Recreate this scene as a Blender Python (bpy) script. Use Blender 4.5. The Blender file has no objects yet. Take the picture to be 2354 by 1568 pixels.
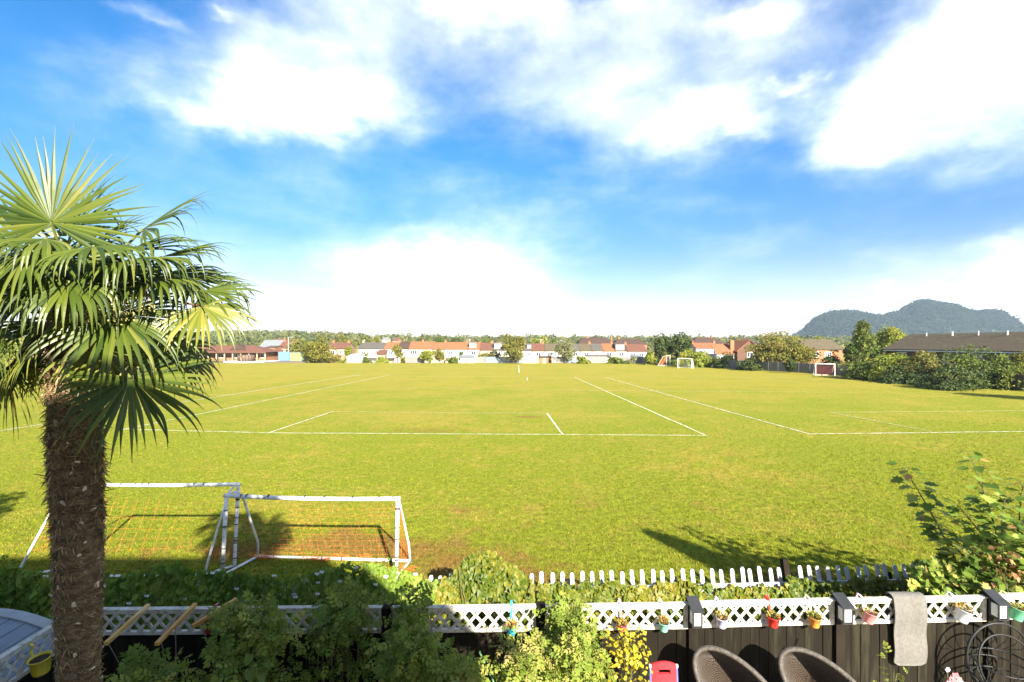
import bpy, math, random
import numpy as np
from mathutils import Vector, Matrix

S = bpy.context.scene
COL = S.collection
PI = math.pi
# ------------------------------------------------------------------ camera, sun, sky, exposure
CAM_Z = 5.3
cam_d = bpy.data.cameras.new("camera")
cam = bpy.data.objects.new("camera", cam_d)
COL.objects.link(cam)
cam.location = (0, 0, CAM_Z)
cam.rotation_euler = (PI / 2, 0, 0)
cam_d.sensor_width = 36.0
cam_d.lens = 17.0
cam_d.shift_y = 0.0016
cam_d.clip_start = 0.05
cam_d.clip_end = 9000
S.camera = cam

TO_SUN = Vector((0.73, -1.74, 1.0)).normalized()
sun_d = bpy.data.lights.new("sun", 'SUN')
sun_d.energy = 4.4
sun_d.angle = math.radians(0.55)
sun_d.color = (1.0, 0.93, 0.80)
sun = bpy.data.objects.new("sun", sun_d)
COL.objects.link(sun)
sun.location = (20, -40, 30)
sun.rotation_euler = (-TO_SUN).to_track_quat('-Z', 'Y').to_euler()

S.view_settings.view_transform = 'Standard'
S.view_settings.look = 'None'
S.view_settings.exposure = 2.27
S.view_settings.gamma = 1.0
S.view_settings.use_curve_mapping = False
S.render.engine = 'CYCLES'
S.cycles.max_bounces = 6
S.cycles.diffuse_bounces = 5
S.cycles.glossy_bounces = 2
S.cycles.transmission_bounces = 3
S.cycles.volume_bounces = 0
S.cycles.caustics_reflective = False
S.cycles.caustics_refractive = False

SC = 2354.0
FD = 17.0 / 36.0 * SC            # focal length in pixels of the 2354 px wide view of the photo
CX, HY = 1177.0, 787.7


class E:
    """a node socket one can calculate with"""
    def __init__(s, nt, sock): s.nt, s.k = nt, sock
    def _m(s, op, *a, clamp=False):
        n = s.nt.nodes.new('ShaderNodeMath'); n.operation = op; n.use_clamp = clamp
        for i, v in enumerate((s,) + a):
            if isinstance(v, E): s.nt.links.new(v.k, n.inputs[i])
            else: n.inputs[i].default_value = v
        return E(s.nt, n.outputs[0])
    def __add__(s, o): return s._m('ADD', o)
    __radd__ = __add__
    def __sub__(s, o): return s._m('SUBTRACT', o)
    def __rsub__(s, o): return (s * -1.0) + o
    def __mul__(s, o): return s._m('MULTIPLY', o)
    __rmul__ = __mul__
    def __truediv__(s, o): return s._m('DIVIDE', o)
    def f(s, op, *a, clamp=False): return s._m(op, *a, clamp=clamp)
    def step(s, a, b):
        n = s.nt.nodes.new('ShaderNodeMapRange'); n.interpolation_type = 'SMOOTHSTEP'
        s.nt.links.new(s.k, n.inputs[0])
        n.inputs[1].default_value = a; n.inputs[2].default_value = b
        return E(s.nt, n.outputs[0])
    def lin(s, a, b, c=0.0, d=1.0):
        n = s.nt.nodes.new('ShaderNodeMapRange')
        s.nt.links.new(s.k, n.inputs[0])
        for i, v in zip((1, 2, 3, 4), (a, b, c, d)): n.inputs[i].default_value = v
        return E(s.nt, n.outputs[0])


def nd(nt, typ, **kw):
    n = nt.nodes.new(typ)
    for k, v in kw.items(): setattr(n, k, v)
    return n


def noise(nt, vec, scale, detail=4, rough=0.55, dist=0.0):
    n = nd(nt, 'ShaderNodeTexNoise')
    if vec is not None: nt.links.new(vec, n.inputs['Vector'])
    n.inputs['Scale'].default_value = scale
    n.inputs['Detail'].default_value = detail
    n.inputs['Roughness'].default_value = rough
    n.inputs['Distortion'].default_value = dist
    return E(nt, n.outputs['Fac'])


def mixc(nt, fac, a, b):
    n = nd(nt, 'ShaderNodeMix', data_type='RGBA')
    if isinstance(fac, E): nt.links.new(fac.k, n.inputs[0])
    else: n.inputs[0].default_value = fac
    for i, v in ((6, a), (7, b)):
        if isinstance(v, (tuple, list)): n.inputs[i].default_value = (*v[:3], 1)
        else: nt.links.new(v, n.inputs[i])
    return n.outputs[2]


def comb(nt, x, y, z):
    n = nd(nt, 'ShaderNodeCombineXYZ')
    for i, v in enumerate((x, y, z)):
        if isinstance(v, E): nt.links.new(v.k, n.inputs[i])
        else: n.inputs[i].default_value = v
    return n.outputs[0]


world = bpy.data.worlds.new("World")
S.world = world
world.use_nodes = True


def make_sky():
    nt = world.node_tree
    nt.nodes.clear()
    out = nd(nt, 'ShaderNodeOutputWorld'); bg = nd(nt, 'ShaderNodeBackground')
    sky = nd(nt, 'ShaderNodeTexSky', sky_type='NISHITA')
    sky.sun_disc = False
    sky.sun_elevation = math.asin(TO_SUN.z)
    sky.sun_rotation = math.atan2(TO_SUN.x, TO_SUN.y)
    sky.air_density = 1.0; sky.dust_density = 0.6; sky.ozone_density = 2.6
    hs = nd(nt, 'ShaderNodeHueSaturation')
    hs.inputs['Hue'].default_value = SKY_HUE
    hs.inputs['Saturation'].default_value = SKY_SAT
    hs.inputs['Value'].default_value = SKY_VAL
    nt.links.new(sky.outputs[0], hs.inputs['Color'])
    tc = nd(nt, 'ShaderNodeTexCoord')
    sp = nd(nt, 'ShaderNodeSeparateXYZ'); nt.links.new(tc.outputs['Generated'], sp.inputs[0])
    x, y, z = (E(nt, o) for o in sp.outputs)
    az = x.f('ARCTAN2', y.f('ABSOLUTE'))          # the half of the sky behind the viewer goes on the same way
    el = z.f('ARCSINE')
    # wind-drawn wisps: the noise lives on a flat cloud layer high overhead
    den = z.f('MAXIMUM', 0.0) + 0.22
    lay = comb(nt, x / den, y / den, 0.3)
    warp1 = noise(nt, comb(nt, az * 1.0, el * 1.6, 0.0), 3.2, 5, 0.6)
    warp2 = noise(nt, comb(nt, az * 1.0, el * 1.6, 4.7), 3.2, 5, 0.6)
    azw = az + (warp1 - 0.5) * 0.36
    elw = el + (warp2 - 0.5) * 0.22
    fine = noise(nt, lay, 2.2, 9, 0.62, 0.25)
    puff = noise(nt, comb(nt, az * 1.0, el * 1.5, 9.1), 9.0, 8, 0.6)
    tot = None
    for bx, by, rx, ry, amp in CLOUDS:
        a0 = math.atan((bx - CX) / FD)
        r = math.hypot(FD, bx - CX)
        e0 = math.atan((HY - by) / r)
        ra = rx / FD * math.cos(a0) ** 2
        re = ry / r * math.cos(e0) ** 2
        q = ((azw - a0) / ra).f('POWER', 2.0) + ((elw - e0) / re).f('POWER', 2.0)
        g = (q * -1.0).f('EXPONENT') * amp
        tot = g if tot is None else tot + g
    # higher up than the picture shows the broken cloud simply goes on
    high = el.step(0.55, 0.8) * (fine.step(0.35, 0.65)) * 0.8
    tot = tot + high
    dens = tot + (fine - 0.5) * 1.25 + (puff - 0.5) * 0.5
    cl = dens.lin(-0.05, 1.45).f('POWER', 1.65)
    haze = (el * -1.0).step(-0.20, 0.02) * 0.30
    veil = (cl + haze - cl * haze).f('MINIMUM', 1.0)
    mu = nd(nt, 'ShaderNodeMix', data_type='RGBA', blend_type='MULTIPLY'); mu.inputs[0].default_value = 1.0
    nt.links.new(hs.outputs[0], mu.inputs[6]); nt.links.new(mixc(nt, el.f('ABSOLUTE').step(0.0, 0.42), (0.80, 0.62, 0.66), (1.06, 1.06, 1.02)), mu.inputs[7])
    blue = mu.outputs[2]
    dark = mixc(nt, el.step(0.02, 0.30), (6.4, 7.0, 7.5), (8.8, 8.8, 8.8))   # cloud, in the unit of the sky before the strength
    col = mixc(nt, veil, blue, dark)
    nt.links.new(col, bg.inputs[0])
    bg.inputs[1].default_value = 0.052
    nt.links.new(bg.outputs[0], out.inputs[0])


SKY_HUE, SKY_SAT, SKY_VAL = 0.505, 1.40, 0.92
CLOUDS = [  # x, y, half width, half height (photo pixels at 2354 wide), strength
    (640, 210, 200, 95, 0.95), (700, 280, 120, 60, 0.7), (470, 235, 120, 50, 0.65), (860, 250, 130, 60, 0.6),
    (1000, 5, 420, 60, 0.68), (1330, 40, 380, 90, 0.52), (1230, 150, 260, 90, 0.30), (760, 80, 200, 70, 0.6),
    (2170, 90, 240, 150, 1.1), (1990, 260, 130, 80, 0.8), (2100, 310, 150, 45, 0.55), (2330, 170, 160, 150, 0.75),
    (1800, 10, 200, 40, 0.55),
    (1570, 290, 190, 65, 0.85), (1690, 275, 90, 50, 0.4), (1400, 200, 260, 70, 0.35), (1830, 195, 45, 18, 0.5),
    (1060, 640, 200, 95, 0.95), (900, 600, 170, 55, 0.55), (1150, 690, 130, 60, 0.6), (1230, 620, 80, 80, 0.3),
    (660, 700, 240, 60, 0.5), (420, 640, 200, 60, 0.35), (900, 720, 200, 40, 0.35),
    (2280, 650, 230, 90, 1.0), (2080, 700, 190, 50, 0.7), (2340, 560, 120, 40, 0.5), (1750, 740, 260, 30, 0.3),
    (330, 20, 90, 26, 0.5), (510, 10, 60, 20, 0.5),
    (1330, 420, 200, 50, 0.28), (750, 430, 420, 80, 0.16), (250, 560, 250, 70, 0.22), (1600, 480, 200, 30, 0.12),
    (1060, 170, 260, 110, 0.22), (1800, 110, 150, 110, 0.22), (1330, 250, 300, 80, 0.26), (1520, 110, 260, 100, 0.34), (1750, 130, 120, 60, 0.25), (300, 130, 160, 90, 0.14), (620, 560, 300, 90, 0.15),
    (1180, 510, 160, 60, 0.2), (1750, 590, 260, 50, 0.15),
]
make_sky()


# ------------------------------------------------------------------ helpers
def D(x, y, d):
    """point seen at photo pixel x, y at distance d"""
    return np.array([(x - CX) * d / FD, d, CAM_Z - (y - HY) * d / FD])


def G(x, y, z=0.0):
    """point seen at photo pixel x, y on the level z"""
    return D(x, y, FD * (CAM_Z - z) / (y - HY))


def nrm(v):
    v = np.asarray(v, float)
    return v / (np.linalg.norm(v, axis=-1, keepdims=True) + 1e-12)


class MB:
    def __init__(s): s.v, s.f, s.m, s.cur = [], [], [], 0
    def face(s, pts):
        i = len(s.v); s.v += [tuple(map(float, p)) for p in pts]; s.f.append(tuple(range(i, i + len(pts)))); s.m.append(s.cur)
    def hexa(s, p):
        i = len(s.v); s.v += [tuple(map(float, q)) for q in p]
        for f in ((0, 3, 2, 1), (4, 5, 6, 7), (0, 1, 5, 4), (1, 2, 6, 5), (2, 3, 7, 6), (3, 0, 4, 7)):
            s.f.append(tuple(i + k for k in f)); s.m.append(s.cur)
        return s
    def box(s, x0, x1, y0, y1, z0, z1):
        s.hexa([(x0, y0, z0), (x1, y0, z0), (x1, y1, z0), (x0, y1, z0), (x0, y0, z1), (x1, y0, z1), (x1, y1, z1), (x0, y1, z1)])
        return s
    def bar(s, a, b, w, t, up=(0, 0, 1)):
        """box along a..b, w across, t along 'up'"""
        a, b = np.array(a, float), np.array(b, float)
        d = nrm(b - a); side = np.cross(d, up)
        if np.linalg.norm(side) < 1e-6: side = np.cross(d, (1, 0, 0))
        side = nrm(side); u = nrm(np.cross(side, d))
        q = []
        for e in (a, b):
            q += [e - side * w / 2 - u * t / 2, e + side * w / 2 - u * t / 2, e + side * w / 2 + u * t / 2, e - side * w / 2 + u * t / 2]
        s.hexa(q); return s
    def tube(s, pts, r, n=8, cap=True):
        pts = [np.array(p, float) for p in pts]
        k = len(pts)
        rs = r if hasattr(r, '__len__') else [r] * k
        base = len(s.v); ref = None
        for i, p in enumerate(pts):
            d = nrm(pts[min(i + 1, k - 1)] - pts[max(i - 1, 0)])
            if ref is None:
                ref = np.cross(d, (0, 0, 1))
                if np.linalg.norm(ref) < 0.05: ref = np.cross(d, (1, 0, 0))
            ref = nrm(ref - d * np.dot(ref, d)); b = np.cross(d, ref)
            for j in range(n):
                a = 2 * PI * j / n
                s.v.append(tuple(p + rs[i] * (math.cos(a) * ref + math.sin(a) * b)))
        for i in range(k - 1):
            for j in range(n):
                a, b_ = base + i * n + j, base + i * n + (j + 1) % n
                s.f.append((a, b_, b_ + n, a + n)); s.m.append(s.cur)
        if cap:
            s.f.append(tuple(base + j for j in range(n))[::-1]); s.m.append(s.cur)
            s.f.append(tuple(base + (k - 1) * n + j for j in range(n))); s.m.append(s.cur)
        return s
    def lathe(s, prof, c=(0, 0, 0), n=16, axis=None):
        """prof: (radius, height) pairs"""
        base = len(s.v)
        if axis is None: M = np.eye(3)
        else:
            az = nrm(axis); ax = np.cross(az, (0, 1, 0))
            if np.linalg.norm(ax) < 1e-4: ax = np.array((1., 0, 0))
            ax = nrm(ax); M = np.array([ax, np.cross(az, ax), az])
        for r, h in prof:
            for j in range(n):
                a = 2 * PI * j / n
                s.v.append(tuple(np.array((r * math.cos(a), r * math.sin(a), h)) @ M + np.array(c)))
        for i in range(len(prof) - 1):
            for j in range(n):
                a, b = base + i * n + j, base + i * n + (j + 1) % n
                s.f.append((a, b, b + n, a + n)); s.m.append(s.cur)
        return s
    def build(s, name, mat, parent=None, off=None, smooth=False, loc=None):
        me = bpy.data.meshes.new(name)
        v = s.v
        if off is not None:
            o = np.array(off); v = [tuple(np.array(p) - o) for p in v]
        me.from_pydata(v, [], s.f)
        mats = mat if isinstance(mat, (list, tuple)) else [mat]
        for m in mats: me.materials.append(m)
        if len(mats) > 1: me.polygons.foreach_set('material_index', s.m)
        if smooth: me.polygons.foreach_set('use_smooth', [True] * len(me.polygons))
        me.update()
        o = bpy.data.objects.new(name, me); COL.objects.link(o)
        if parent is not None: o.parent = parent
        if loc is not None: o.location = loc
        return o


def tag(o, label, cat, group=None, kind=None):
    if label: o['label'] = label
    if cat: o['category'] = cat
    if group: o['group'] = group
    if kind: o['kind'] = kind
    return o


def thing(name, label, cat, loc=(0, 0, 0), group=None, rz=0.0):
    o = bpy.data.objects.new(name, None); COL.objects.link(o)
    o.empty_display_size = 0.2
    o.location = tuple(float(c) for c in loc); o.rotation_euler = (0, 0, rz)
    return tag(o, label, cat, group)


def dup(o, parent=None, loc=None, rot=None, scale=None):
    c = o.copy(); COL.objects.link(c)
    if parent is not None: c.parent = parent
    if loc is not None: c.location = tuple(float(q) for q in loc)
    if rot is not None: c.rotation_euler = rot
    if scale is not None: c.scale = scale
    return c


# leaf templates: x along the leaf, y across, z up
T_RHOMB = (np.array([(0, 0, 0), (.45, .30, .09), (1, 0, -.06), (.45, -.30, .09)]), [(0, 2, 1), (0, 3, 2)])
T_WIDE = (np.array([(0, 0, 0), (.5, .48, .1), (1, 0, -.05), (.5, -.48, .1)]), [(0, 2, 1), (0, 3, 2)])
T_HEART = (np.array([(0, 0, 0), (-.12, .25, .05), (.18, .45, .08), (.62, .30, .03), (1, 0, -.12), (.62, -.30, .03), (.18, -.45, .08), (-.12, -.25, .05)]),
           [(0, 2, 1), (0, 3, 2), (0, 4, 3), (0, 5, 4), (0, 6, 5), (0, 7, 6)])
_ml = [(0, 0), (-.05, .28), (.18, .24), (.12, .55), (.38, .38), (.55, .58), (.60, .26), (.78, .24), (1, 0)]
_mv = [(x, y, .10 * abs(y)) for x, y in _ml] + [(x, -y, .10 * abs(y)) for x, y in _ml[1:-1][::-1]]
T_MAPLE = (np.array(_mv + [(.33, 0, -.02)]), [(len(_mv), (i + 1) % len(_mv), i) for i in range(len(_mv))])


def _compound():
    V, F = [], []
    R = T_RHOMB[0]
    for px, ang, s in ((.12, 65, .34), (.12, -65, .34), (.38, 55, .42), (.38, -55, .42), (.64, 40, .38), (.64, -40, .38), (.66, 0, .46)):
        c, n = math.cos(math.radians(ang)), math.sin(math.radians(ang))
        k = len(V)
        for q in R:
            V.append((px + s * (q[0] * c - q[1] * n), s * (q[0] * n + q[1] * c), s * q[2] - .18 * px * px - .15 * s * abs(n) * q[0]))
        F += [(k, k + 2, k + 1), (k, k + 3, k + 2)]
    return np.array(V), F


T_TOMATO = _compound()


class Leafy:
    def __init__(s): s.V, s.F, s.R, s.n = [], [], [], 0
    def add(s, T, pos, ex, ez, size, rnd):
        V, F = T; k = len(V); n = len(pos)
        ex = nrm(ex); ez = nrm(ez - ex * np.sum(ex * ez, 1, keepdims=True)); ey = np.cross(ez, ex)
        size = np.broadcast_to(size, (n,))[:, None, None]
        v = pos[:, None, :] + size * (V[None, :, 0:1] * ex[:, None, :] + V[None, :, 1:2] * ey[:, None, :] + V[None, :, 2:3] * ez[:, None, :])
        f = np.array(F)[None] + (s.n + k * np.arange(n))[:, None, None]
        s.V.append(v.reshape(-1, 3)); s.F.append(f.reshape(-1, 3)); s.R.append(np.repeat(np.broadcast_to(rnd, (n,)), k)); s.n += n * k
        return s
    def build(s, name, mat, parent=None, off=None):
        V = np.concatenate(s.V); F = np.concatenate(s.F); R = np.concatenate(s.R)
        if off is not None: V = V - np.array(off)
        me = bpy.data.meshes.new(name)
        me.vertices.add(len(V)); me.vertices.foreach_set('co', V.astype(np.float32).ravel())
        me.loops.add(F.size); me.loops.foreach_set('vertex_index', F.astype(np.int32).ravel())
        me.polygons.add(len(F)); me.polygons.foreach_set('loop_start', np.arange(0, F.size, 3, dtype=np.int32))
        me.update(calc_edges=True)
        a = me.attributes.new('rnd', 'FLOAT', 'POINT'); a.data.foreach_set('value', R.astype(np.float32))
        me.materials.append(mat)
        o = bpy.data.objects.new(name, me); COL.objects.link(o)
        if parent is not None: o.parent = parent
        return o


# ------------------------------------------------------------------ materials
def mat_new(name):
    m = bpy.data.materials.new(name); m.use_nodes = True
    nt = m.node_tree; nt.nodes.clear()
    out = nd(nt, 'ShaderNodeOutputMaterial'); p = nd(nt, 'ShaderNodeBsdfPrincipled')
    nt.links.new(p.outputs[0], out.inputs[0])
    return m, nt, p, out


def setp(p, nt, key, v):
    if isinstance(v, E): nt.links.new(v.k, p.inputs[key])
    elif hasattr(v, 'is_linked'): nt.links.new(v, p.inputs[key])
    elif isinstance(v, (tuple, list)): p.inputs[key].default_value = (*v[:3], 1)
    else: p.inputs[key].default_value = v


def mk(name, c1, c2=None, scale=6.0, rough=0.8, bump=0.0, bscale=40.0, spec=0.3, stretch=(1, 1, 1), lo=0.35, hi=0.65, metal=0.0, worldpos=False, c3=None, s3=2.0):
    m, nt, p, out = mat_new(name)
    if worldpos:
        g = nd(nt, 'ShaderNodeNewGeometry'); vec0 = g.outputs['Position']
    else:
        tc = nd(nt, 'ShaderNodeTexCoord'); vec0 = tc.outputs['Object']
        oi = nd(nt, 'ShaderNodeObjectInfo')
        va = nd(nt, 'ShaderNodeVectorMath', operation='ADD')
        cb = comb(nt, E(nt, oi.outputs['Random']) * 37.0, E(nt, oi.outputs['Random']) * 91.0, E(nt, oi.outputs['Random']) * 53.0)
        nt.links.new(vec0, va.inputs[0]); nt.links.new(cb, va.inputs[1]); vec0 = va.outputs[0]
    mp = nd(nt, 'ShaderNodeMapping'); nt.links.new(vec0, mp.inputs[0]); mp.inputs['Scale'].default_value = stretch
    vec = mp.outputs[0]
    if c2 is None: c2 = tuple(c * 0.8 for c in c1)
    f = noise(nt, vec, scale, 6, 0.6).step(lo, hi)
    col = mixc(nt, f, c1, c2)
    if c3 is not None:
        f3 = noise(nt, vec, s3, 5, 0.65).step(0.52, 0.68)
        col = mixc(nt, f3, col, c3)
    setp(p, nt, 'Base Color', col)
    setp(p, nt, 'Roughness', rough); setp(p, nt, 'Specular IOR Level', spec); setp(p, nt, 'Metallic', metal)
    if bump:
        b = nd(nt, 'ShaderNodeBump'); b.inputs['Strength'].default_value = bump; b.inputs['Distance'].default_value = 0.02
        nt.links.new(noise(nt, vec, bscale, 5, 0.6).k, b.inputs['Height']); nt.links.new(b.outputs[0], p.inputs['Normal'])
    return m


def leafmat(name, cols, trans=0.3, rough=0.5, spec=0.35, var=None):
    """cols: colours from the commonest dark leaf to the rarest pale or dry one, picked by the leaf's own number"""
    m, nt, p, out = mat_new(name)
    at = nd(nt, 'ShaderNodeAttribute', attribute_name='rnd')
    r = nd(nt, 'ShaderNodeValToRGB')
    r.color_ramp.elements.remove(r.color_ramp.elements[1])
    for i, c in enumerate(cols):
        e = r.color_ramp.elements[0] if i == 0 else r.color_ramp.elements.new(i / (len(cols) - 1))
        e.position = i / max(1, len(cols) - 1); e.color = (*c, 1)
    nt.links.new(at.outputs['Fac'], r.inputs[0])
    setp(p, nt, 'Base Color', r.outputs[0]); setp(p, nt, 'Roughness', rough); setp(p, nt, 'Specular IOR Level', spec)
    tr = nd(nt, 'ShaderNodeBsdfTranslucent')
    g = nd(nt, 'ShaderNodeGamma'); g.inputs[1].default_value = 0.92
    nt.links.new(r.outputs[0], g.inputs[0]); nt.links.new(g.outputs[0], tr.inputs[0])
    mx = nd(nt, 'ShaderNodeMixShader'); mx.inputs[0].default_value = trans
    nt.links.new(p.outputs[0], mx.inputs[1]); nt.links.new(tr.outputs[0], mx.inputs[2]); nt.links.new(mx.outputs[0], out.inputs[0])
    return m


def turf_color(nt):
    """colour of the sports field at a place: fresh, dry and bare turf, painted yellower with distance"""
    g = nd(nt, 'ShaderNodeNewGeometry')
    sp = nd(nt, 'ShaderNodeSeparateXYZ'); nt.links.new(g.outputs['Position'], sp.inputs[0])
    x, y, z = (E(nt, o) for o in sp.outputs)
    flat = comb(nt, x, y, 0.0)
    n1 = noise(nt, flat, 0.16, 5, 0.6)
    n2 = noise(nt, flat, 0.9, 6, 0.65)
    n3 = noise(nt, flat, 7.0, 6, 0.7)
    n4 = noise(nt, comb(nt, x * 0.25, y * 0.25 + 40.0, 0.0), 1.6, 6, 0.7)
    fresh = mixc(nt, n3.step(0.3, 0.7), (0.118, 0.155, 0.0115), (0.222, 0.232, 0.021))
    dry = mixc(nt, n3.step(0.3, 0.7), (0.215, 0.180, 0.022), (0.290, 0.252, 0.046))
    def patch(px, py, rx, ry): return ((((x - px) / rx).f('POWER', 2.0) + ((y - py) / ry).f('POWER', 2.0)) * -1.0).f('EXPONENT')
    # distance gradient put into the colour: turf painted yellower away from the viewpoint
    far_yellow = y.step(16.0, 75.0) * 0.55 + 0.05
    n5 = noise(nt, flat, 2.6, 6, 0.7)
    dry_far_f = (far_yellow + 0.12 + patch(-7.0, 34.0, 10.0, 5.0) * 0.35 + patch(8.0, 22.0, 7.0, 4.0) * 0.2 + patch(-3.0, 15.0, 5.0, 2.0) * 0.25 + (n1 - 0.5) * 1.9 + (n2 - 0.5) * 1.7 + (n5 - 0.5) * 1.7).step(0.10, 0.85)
    c = mixc(nt, dry_far_f, fresh, dry)
    soil = mixc(nt, n3.step(0.3, 0.7), (0.15, 0.075, 0.022), (0.23, 0.135, 0.04))
    # worn ground: goal mouth by the near goal line, a trodden strip behind the fence, scattered scrapes
    wear = patch(-5.2, 29.6, 4.2, 2.2) * 0.33 + patch(6.7, 11.2, 1.5, .6) * 0.34 + patch(0.0, 11.0, 2.2, 1.0) * 0.34 + patch(-1.0, 12.4, 3.0, 1.6) * 0.24 + patch(4.6, 10.3, 4.0, .7) * 0.3 + patch(-4.6, 12.6, 2.6, 1.0) * 0.42 + patch(1.2, 34.5, 1.2, .5) * .7 + patch(-8.6, 12.3, 2.4, .9) * 0.3 + patch(2.0, 16.0, 6.0, 1.2) * 0.14
    wear = wear + (n4 - 0.5) * 1.15 + (n2 - 0.5) * 0.8 - 0.13 + (y * -1.0).step(-26.0, -9.0) * 0.10
    c = mixc(nt, wear.step(0.10, 0.42) * 0.85, c, soil)
    tuft = noise(nt, flat, 4.2, 7, 0.75)
    c = mixc(nt, tuft.step(0.58, 0.38) * 0.30, c, (0.090, 0.095, 0.012))
    return c, n2, n3, y, flat


def make_turf(name, rnd=False):
    m, nt, p, out = mat_new(name)
    c, n2, n3, y, flat = turf_color(nt)
    if rnd:
        at = nd(nt, 'ShaderNodeAttribute', attribute_name='rnd')
        h = nd(nt, 'ShaderNodeHueSaturation')
        nt.links.new(E(nt, at.outputs['Fac']).lin(0, 1, 0.60, 1.75).k, h.inputs['Value'])
        nt.links.new(E(nt, at.outputs['Fac']).lin(0, 1, 0.515, 0.485).k, h.inputs['Hue'])
        nt.links.new(c, h.inputs['Color'])
        straw = (E(nt, at.outputs['Fac']) * 7.13).f('FRACT').step(0.70, 0.80) * n2.step(0.36, 0.62)
        c = mixc(nt, straw * 0.85, h.outputs[0], (0.235, 0.165, 0.055))
    setp(p, nt, 'Base Color', c); setp(p, nt, 'Roughness', 0.9); setp(p, nt, 'Specular IOR Level', 0.04)
    if not rnd:
        b = nd(nt, 'ShaderNodeBump'); b.inputs['Strength'].default_value = 1.0; b.inputs['Distance'].default_value = 0.07
        hgt = noise(nt, flat, 22.0, 6, 0.75) * 0.6 + noise(nt, flat, 3.0, 5, 0.6) * 1.6
        nt.links.new(hgt.k, b.inputs['Height']); nt.links.new(b.outputs[0], p.inputs['Normal'])
    else:
        tr = nd(nt, 'ShaderNodeBsdfTranslucent'); nt.links.new(c, tr.inputs[0])
        mx = nd(nt, 'ShaderNodeMixShader'); mx.inputs[0].default_value = 0.35
        nt.links.new(p.outputs[0], mx.inputs[1]); nt.links.new(tr.outputs[0], mx.inputs[2]); nt.links.new(mx.outputs[0], out.inputs[0])
    return m


M = {}
M['turf'] = make_turf('turf')
M['blade'] = make_turf('grass_blade', True)


def make_line_mat():
    m, nt, p, out = mat_new('line_marking')
    c, n2, n3, y, flat = turf_color(nt)
    w = noise(nt, flat, 2.5, 5, 0.7) * 0.5 + noise(nt, flat, 16.0, 4, 0.7) * 0.5
    setp(p, nt, 'Base Color', mixc(nt, w.step(0.40, 0.56), c, (0.62, 0.62, 0.55)))
    setp(p, nt, 'Roughness', 0.9)
    m2 = m.copy(); m2.name = 'worn_line_marking'
    for n in m2.node_tree.nodes:
        if n.type == 'MIX' and tuple(round(q, 2) for q in n.inputs[7].default_value[:3]) == (0.62, 0.62, 0.55):
            n.inputs[7].default_value = (0.42, 0.42, 0.24, 1)
    return m, m2


M['line'], M['wornline'] = make_line_mat()
M['white_wood'] = mk('white_painted_wood', (0.52, 0.49, 0.41), (0.40, 0.365, 0.295), 9, 0.6, 0.15, 60, c3=(0.19, 0.17, 0.115), s3=14)
M['picket'] = mk('grey_painted_picket', (0.50, 0.50, 0.49), (0.36, 0.36, 0.35), 12, 0.8, 0.2, 60, stretch=(1, 1, .25))
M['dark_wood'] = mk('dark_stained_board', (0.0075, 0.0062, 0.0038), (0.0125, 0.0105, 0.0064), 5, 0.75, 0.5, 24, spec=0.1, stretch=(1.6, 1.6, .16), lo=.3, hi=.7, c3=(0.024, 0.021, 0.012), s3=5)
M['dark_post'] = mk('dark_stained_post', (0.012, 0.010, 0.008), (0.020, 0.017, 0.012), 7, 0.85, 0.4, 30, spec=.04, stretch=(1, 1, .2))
M['metal_white'] = mk('white_goal_paint', (0.78, 0.77, 0.73), (0.66, 0.64, 0.60), 6, 0.4, 0, c3=(0.40, 0.36, 0.32), s3=9, spec=.5)
M['tape'] = mk('dark_net_tie', (0.05, 0.045, 0.05), None, 6, .7)
M['net_orange'] = mk('orange_net', (0.62, 0.17, 0.03), (0.48, 0.11, 0.02), 6, .8)
M['net_red'] = mk('red_net', (0.35, 0.06, 0.035), (0.25, 0.04, 0.03), 6, .8)
M['net_white'] = mk('white_net', (0.6, 0.6, 0.58), None, 6, .8)
M['timber'] = mk('raw_yellow_timber', (0.50, 0.27, 0.055), (0.40, 0.19, 0.035), 7, 0.6, 0.3, 50, stretch=(1, .2, 1), c3=(0.55, 0.38, 0.15), s3=6)
M['string'] = mk('garden_string', (0.22, 0.18, 0.13), None, 9, .9)
M['bark'] = mk('bark', (0.11, 0.085, 0.06), (0.065, 0.05, 0.036), 8, .9, .5, 20, stretch=(1, 1, .3))
M['stem'] = mk('green_brown_stem', (0.11, 0.10, 0.035), (0.07, 0.075, 0.025), 8, .8)
M['palm_trunk'] = mk('palm_trunk_fibre', (0.25, 0.165, 0.085), (0.10, 0.065, 0.034), 14, .95, 1.0, 60, stretch=(1, 1, 2.2), c3=(0.22, 0.165, 0.09), s3=9)
M['palm_fibre'] = leafmat('palm_fibre', [(0.09, 0.058, 0.030), (0.27, 0.18, 0.09), (0.46, 0.35, 0.19)], .1, .9, .1)
M['palm_stub'] = mk('cut_leaf_stub', (0.62, 0.53, 0.38), (0.42, 0.33, 0.21), 12, .85)
M['palm_hair'] = mk('orange_leaf_sheath', (0.30, 0.155, 0.045), (0.15, 0.075, 0.025), 20, .9, .6, 60)
M['palm_leaf'] = leafmat('palm_leaf', [(0.026, 0.048, 0.007), (0.052, 0.080, 0.010), (0.082, 0.112, 0.013), (0.120, 0.140, 0.019), (0.22, 0.20, 0.045)], .32, .42, .38)
M['palm_leaf_old'] = leafmat('old_palm_leaf', [(0.075, 0.105, 0.012), (0.135, 0.155, 0.018), (0.21, 0.205, 0.03), (0.32, 0.25, 0.06)], .3, .42, .5)
M['petiole'] = mk('palm_leaf_stalk', (0.16, 0.17, 0.045), (0.10, 0.12, 0.03), 6, .5)
M['petiole_old'] = mk('old_palm_leaf_stalk', (0.14, 0.075, 0.035), (0.09, 0.05, 0.025), 6, .7)
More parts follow.
